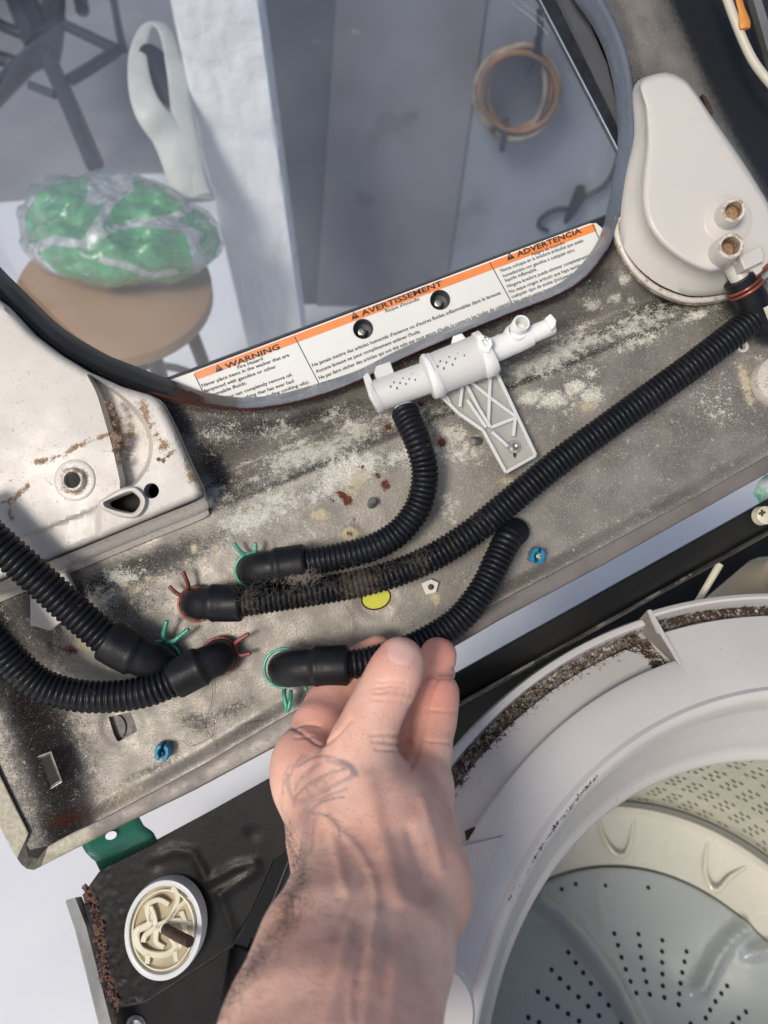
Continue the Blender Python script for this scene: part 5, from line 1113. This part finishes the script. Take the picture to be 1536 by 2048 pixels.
# tendons and veins stand proud; folds are cut in
for J, k in (([(640, 1590, .41, 8), (672, 1700, .372, 9), (700, 1800, .335, 9), (690, 1950, .292, 10)], .008), ([(760, 1650, .366, 7), (770, 1760, .330, 8), (778, 1850, .305, 8)], .008),
             ([(700, 1690, .35, 5), (660, 1760, .34, 5), (640, 1850, .325, 5)], .006)):
    pass
def surf_bump(V, N):
    q = proj(V); out = np.zeros(len(V))
    L = [([(640, 1570), (668, 1680), (690, 1780)], 11, .0010), ([(735, 1560), (752, 1640), (778, 1730), (800, 1800)], 20, .0020), ([(692, 1850), (676, 1960), (650, 2048)], 14, .0013), ([(752, 1830), (742, 1930), (728, 2048)], 13, .0012), ([(800, 1840), (792, 1940), (780, 2048)], 12, .0010),
         ([(655, 1640), (715, 1700), (752, 1790), (740, 1900)], 8, .0008), ([(845, 1600), (866, 1680), (880, 1740)], 12, .0012), ([(716, 1900), (700, 1990), (705, 2048)], 6, .0006),
         ([(752, 1400), (790, 1392), (822, 1398)], 14, .0007),
         ([(675, 1870), (712, 1790), (735, 1750)], 10, -.0010), ([(820, 1660), (842, 1740), (850, 1790)], 14, -.0016), ([(720, 1850), (715, 1960)], 11, -.0009), ([(775, 1860), (768, 1980)], 11, -.0008), ([(825, 1900), (815, 2000)], 12, -.0007),
         ([(752, 1376), (778, 1372), (812, 1378)], 2.2, -.0005), ([(750, 1386), (780, 1383), (822, 1390)], 2.2, -.0005), ([(760, 1364), (785, 1361), (815, 1366)], 2, -.0004), ([(742, 1398), (775, 1400), (815, 1404)], 2.2, -.0004),
         ([(742, 1470), (770, 1468), (800, 1475), (820, 1486)], 2.6, -.0007), ([(745, 1482), (775, 1484), (805, 1494)], 2.6, -.0006), ([(752, 1498), (780, 1500), (810, 1506)], 2.4, -.0005), ([(700, 1440), (668, 1475), (640, 1490), (600, 1462), (575, 1452)], 3, -.0006),
         ([(585, 1455), (610, 1448), (640, 1452)], 2.5, -.0005), ([(590, 1475), (625, 1472)], 2.5, -.0004), ([(860, 1420), (912, 1424)], 2.4, -.0004), ([(848, 1480), (900, 1486)], 2.4, -.0004), ([(918, 1336), (888, 1345), (862, 1380), (850, 1430), (838, 1490), (822, 1540)], 3.6, -.0008), ([(852, 1352), (908, 1358)], 2.2, -.0003)]
    for pl, w, a in L:
        if len(pl) > 2: pl = spline(pl, 4)
        out += a*(.6 if w > 9 and min(p_[1] for p_ in pl) > 1800 else (1.8 if w < 4 else 1))*np.exp(-(dpoly(q, pl)/w)**2)
    nz_ = np.array([mnoise.noise(Vector(v*70)) for v in V]); out += nz_*.0005
    return out
def surface_nets(Fd):
    nx, ny, nz_ = Fd.shape; s = Fd < 0
    c = np.zeros((nx-1, ny-1, nz_-1), np.int8)
    for i in (0, 1):
        for j in (0, 1):
            for k_ in (0, 1): c += s[i:nx-1+i, j:ny-1+j, k_:nz_-1+k_]
    act = (c > 0) & (c < 8); idx = np.full(act.shape, -1, np.int64); I = np.argwhere(act); idx[act] = np.arange(len(I))
    acc = np.zeros((len(I), 3)); cnt = np.zeros(len(I)); cor = [(i, j, k_) for i in (0, 1) for j in (0, 1) for k_ in (0, 1)]
    for a in cor:
        for ax in range(3):
            if a[ax]: continue
            b = list(a); b[ax] = 1
            fa_ = Fd[I[:, 0]+a[0], I[:, 1]+a[1], I[:, 2]+a[2]]; fb_ = Fd[I[:, 0]+b[0], I[:, 1]+b[1], I[:, 2]+b[2]]
            m = (fa_ < 0) != (fb_ < 0); t_ = np.where(m, fa_/(fa_-fb_+1e-12), 0)
            p = np.array(a, float)[None]+np.zeros((len(I), 3)); p[:, ax] += t_
            acc[m] += p[m]; cnt[m] += 1
    V = lo3+(I+acc/cnt[:, None])*VS; Q = []
    for ax in range(3):
        o1, o2 = [(1, 2), (2, 0), (0, 1)][ax]
        sl0 = [slice(None)]*3; sl1 = [slice(None)]*3; sl0[ax] = slice(0, -1); sl1[ax] = slice(1, None)
        ch = s[tuple(sl0)] != s[tuple(sl1)]; E_ = np.argwhere(ch)
        ok = (E_[:, o1] > 0) & (E_[:, o2] > 0) & (E_[:, o1] < act.shape[o1]) & (E_[:, o2] < act.shape[o2]) & (E_[:, ax] < act.shape[ax]); E_ = E_[ok]
        if not len(E_): continue
        def at(d1, d2):
            e = E_.copy(); e[:, o1] -= d1; e[:, o2] -= d2; return idx[e[:, 0], e[:, 1], e[:, 2]]
        q = np.stack([at(0, 0), at(1, 0), at(1, 1), at(0, 1)], 1)
        fl = s[E_[:, 0], E_[:, 1], E_[:, 2]]; q[~fl] = q[~fl][:, ::-1]; Q.append(q)
    Q = np.concatenate(Q); Q = Q[(Q >= 0).all(axis=1)]; return V, Q
HV, HQ = surface_nets(FIELD)
# relax, then displace
def relax(V, Q, it, lam=.5):
    for _ in range(it):
        s_ = np.zeros_like(V); n_ = np.zeros(len(V))
        for a, b in ((0, 1), (1, 2), (2, 3), (3, 0)):
            np.add.at(s_, Q[:, a], V[Q[:, b]]); np.add.at(n_, Q[:, a], 1); np.add.at(s_, Q[:, b], V[Q[:, a]]); np.add.at(n_, Q[:, b], 1)
        V = V+lam*(s_/n_[:, None]-V)
    return V
HV = relax(HV, HQ, 3)
fn = np.cross(HV[HQ[:, 2]]-HV[HQ[:, 0]], HV[HQ[:, 3]]-HV[HQ[:, 1]]); VN = np.zeros_like(HV)
for k_ in range(4): np.add.at(VN, HQ[:, k_], fn)
VN /= np.linalg.norm(VN, axis=1)[:, None]+1e-12
HV = HV+VN*surf_bump(HV, VN)[:, None]
hq = proj(HV); front = VN[:, 2] > -.1
tat = np.zeros(len(HV))
TT = [([(682, 1524), (700, 1532), (711, 1548)], 6, 1), ([(596, 1534), (625, 1516), (660, 1513), (690, 1526)], 3, .8), ([(578, 1560), (590, 1530), (604, 1508)], 2.5, .7), ([(566, 1590), (566, 1560), (578, 1530)], 2.5, .6),
      ([(592, 1592), (620, 1566), (655, 1548), (690, 1538)], 3, .8), ([(600, 1600), (640, 1588), (676, 1568), (704, 1552)], 3, .75), ([(590, 1580), (604, 1552), (630, 1532)], 3, .7), ([(604, 1598), (622, 1604), (660, 1590), (694, 1578)], 3, .7),
      ([(612, 1574), (620, 1592)], 3, .7), ([(628, 1566), (640, 1586)], 3, .7), ([(646, 1558), (660, 1576)], 3, .65), ([(576, 1550), (582, 1590), (598, 1602)], 4, .7), ([(618, 1622), (648, 1602), (688, 1594)], 3, .8), ([(612, 1604), (616, 1640), (610, 1700), (602, 1745)], 9, .6),
      ([(618, 1624), (655, 1632), (676, 1652), (680, 1674)], 2.4, .8), ([(560, 1600), (572, 1650), (590, 1690)], 7, .45), ([(632, 1640), (628, 1690)], 5, .4)]
for pl, w, a in TT:
    if len(pl) > 2: pl = spline(pl, 5)
    tat = np.maximum(tat, a*np.exp(-(dpoly(hq, pl)/(w*1.35))**2))
for x_, y_, x2_, y2_ in ((585, 1535, 612, 1512), (600, 1560, 640, 1528), (622, 1572, 668, 1540), (640, 1580, 700, 1556), (600, 1605, 645, 1598), (570, 1560, 590, 1610), (656, 1520, 700, 1538), (610, 1640, 600, 1720), (628, 1640, 622, 1700)): tat = np.maximum(tat, .62*np.exp(-(dpoly(hq, [(x_, y_), (x2_, y2_)])/7)**2))
tat = np.maximum(tat, .45*np.exp(-(dpoly(hq, [(600, 1560), (660, 1550), (620, 1600), (600, 1650)])/26)**2))
tat *= front
red = np.zeros(len(HV))
for (x, y, r_, a) in ((803, 1320, 50, .5), (885, 1300, 52, 1), (882, 1385, 60, 1), (745, 1300, 50, .9), (640, 1420, 70, .8), (870, 1450, 50, .6), (600, 1510, 60, .45), (850, 1600, 60, .35), (790, 1400, 50, .4), (760, 1700, 100, .25), (700, 2000, 120, .35)):
    red = np.maximum(red, a*np.exp(-(np.hypot(hq[:, 0]-x, hq[:, 1]-y)/r_)**2))
def skin_mat():
    m = M('skin', (.90, .56, .43), (.76, .43, .325), 26, rough=.42, bump=.6, bscale=750, sss=.10, bdist=.0006, spec=.5, rvar=.12)
    t = NT(m); b = [n for n in t.n if n.type == 'BSDF_PRINCIPLED'][0]; src = b.inputs['Base Color'].links[0].from_socket
    t.co = [n for n in t.n if n.type == 'TEX_COORD'][0].outputs['Object']
    a1 = t.new('ShaderNodeAttribute', attribute_name='red').outputs['Fac']; c = t.mix(t.math('MULTIPLY', a1, .62), src, (.78, .27, .215))
    v = t.mr(t.noise(75, 5, .65), .52, .72, 0, .30); c = t.mix(v, c, (.68, .28, .22))
    fr_ = t.mr(t.noise(520, 2, .5), .66, .74, 0, .35); c = t.mix(fr_, c, (.26, .13, .09))
    a2 = t.new('ShaderNodeAttribute', attribute_name='tattoo').outputs['Fac']
    f2 = t.mr(t.math('ADD', a2, t.math('MULTIPLY', t.math('SUBTRACT', t.noise(260, 4, .7), .5), .5)), .15, 1.0, 0, .66); f2 = t.math('MULTIPLY', f2, t.mr(a2, .02, .2))
    c = t.mix(f2, c, (.13, .155, .20)); t.link(c, b.inputs['Base Color']); return m
person = thing('person', 'bare tattooed hand and forearm reaching in to pinch a ribbed hose between thumb and fingers', 'person', HP(720, 1700, .40))
body = obj('body', (HV, HQ.tolist()), skin_mat(), person, attrs=dict(tattoo=tat, red=red), smooth=180, fixn=False)
htree = BVHTree.FromPolygons([tuple(v) for v in HV], [tuple(map(int, f)) for f in HQ])
# thumb nail: a thin curved plate laid on the tip
def zt10(a, b): return (400+a/2.415, 1200+b/2.415)
nc = np.array([803., 1304.]); nu = unit([.28, -.96]); nv = np.array([-nu[1], nu[0]]); NP = []; nr_, nn = 12, 12
ok_n = True; grid = []
for i in range(nr_+1):
    for j in range(nn+1):
        s_, t_ = i/nr_*2-1, j/nn*2-1; wv = 27*(1-.10*max(0, -s_)**2); hgt = 23*(1 if s_ > 0 else 1)
        e = (1-.28*abs(t_)**3); p, n = hit(*(nc+nu*(s_*hgt*e-2)+nv*t_*wv*(1-.16*abs(s_)**4)), htree)
        if p is None: p, n = grid[-1] if grid else (HP(803, 1312, .44), np.array([0, 0, 1]))
        grid.append((p, n))
NPt = np.array([p for p, n in grid]); NNn = np.array([n if n[2] > 0 else -n for p, n in grid])
lift = np.array([.0003*(1-.8*(max(abs(i/nr_*2-1), abs(j/nn*2-1)))**6) for i in range(nr_+1) for j in range(nn+1)])
T_ = NPt+NNn*lift[:, None]; B_ = NPt-NNn*.0006; w_ = nn+1
nf = [[i*w_+j, i*w_+j+1, (i+1)*w_+j+1, (i+1)*w_+j] for i in range(nr_) for j in range(nn)]
obj('thumbnail', (T_, nf), M('nail', (.88, .54, .46), (.84, .49, .41), 30, rough=.35, sss=.1, coat=.05), person, smooth=180, fixn=False)
# dark hair on the outer side of wrist and forearm
hs3 = []; rh = random.Random(4)
for i in range(520):
    y = rh.uniform(1640, 2048); xe = np.interp(y, [1640, 1700, 1760, 1840, 1920, 1990, 2048], [560, 578, 588, 566, 510, 450, 418])
    x = xe+abs(rh.gauss(0, 1))*np.interp(y, [1640, 1760, 2048], [6, 18, 24])+1
    p, n = hit(x, y, htree)
    if p is None: continue
    if n[2] < 0: n = -n
    dr_h = unit(np.array([-.55+rh.gauss(0, .35), .45+rh.gauss(0, .4), .0])); dr_h = unit(dr_h-n*(dr_h@n)*.8); L = rh.uniform(.004, .010)
    pts = [p-n*.0002, p+dr_h*L*.35+n*L*.16, p+dr_h*L*.7+n*L*.22+np.array([-.0002, -.0004, 0]), p+dr_h*L+n*L*.2+np.array([-.0006, -.001, 0])]
    hs3.append(tube(np.array(pts), [.00006, .00005, .00004, .00002], 3, caps=False))
for i in range(260):                                     # fine sparse hair over the back of the arm
    y = rh.uniform(1620, 2048); x = rh.uniform(np.interp(y, [1600, 1760, 1900, 2048], [600, 600, 540, 440]), np.interp(y, [1600, 1760, 1900, 2048], [760, 760, 760, 760])); p, n = hit(x, y, htree)
    if p is None: continue
    if n[2] < 0: n = -n
    dr_h = unit(np.array([-.7+rh.gauss(0, .3), -.1+rh.gauss(0, .5), .0])); L = rh.uniform(.003, .007)
    hs3.append(tube(np.array([p, p+dr_h*L*.5+n*L*.12, p+dr_h*L+n*L*.08]), [.00004, .00004, .00002], 3, caps=False))
obj('arm_hair', cat(*hs3), m_hair, person, kind='stuff', fixn=False)
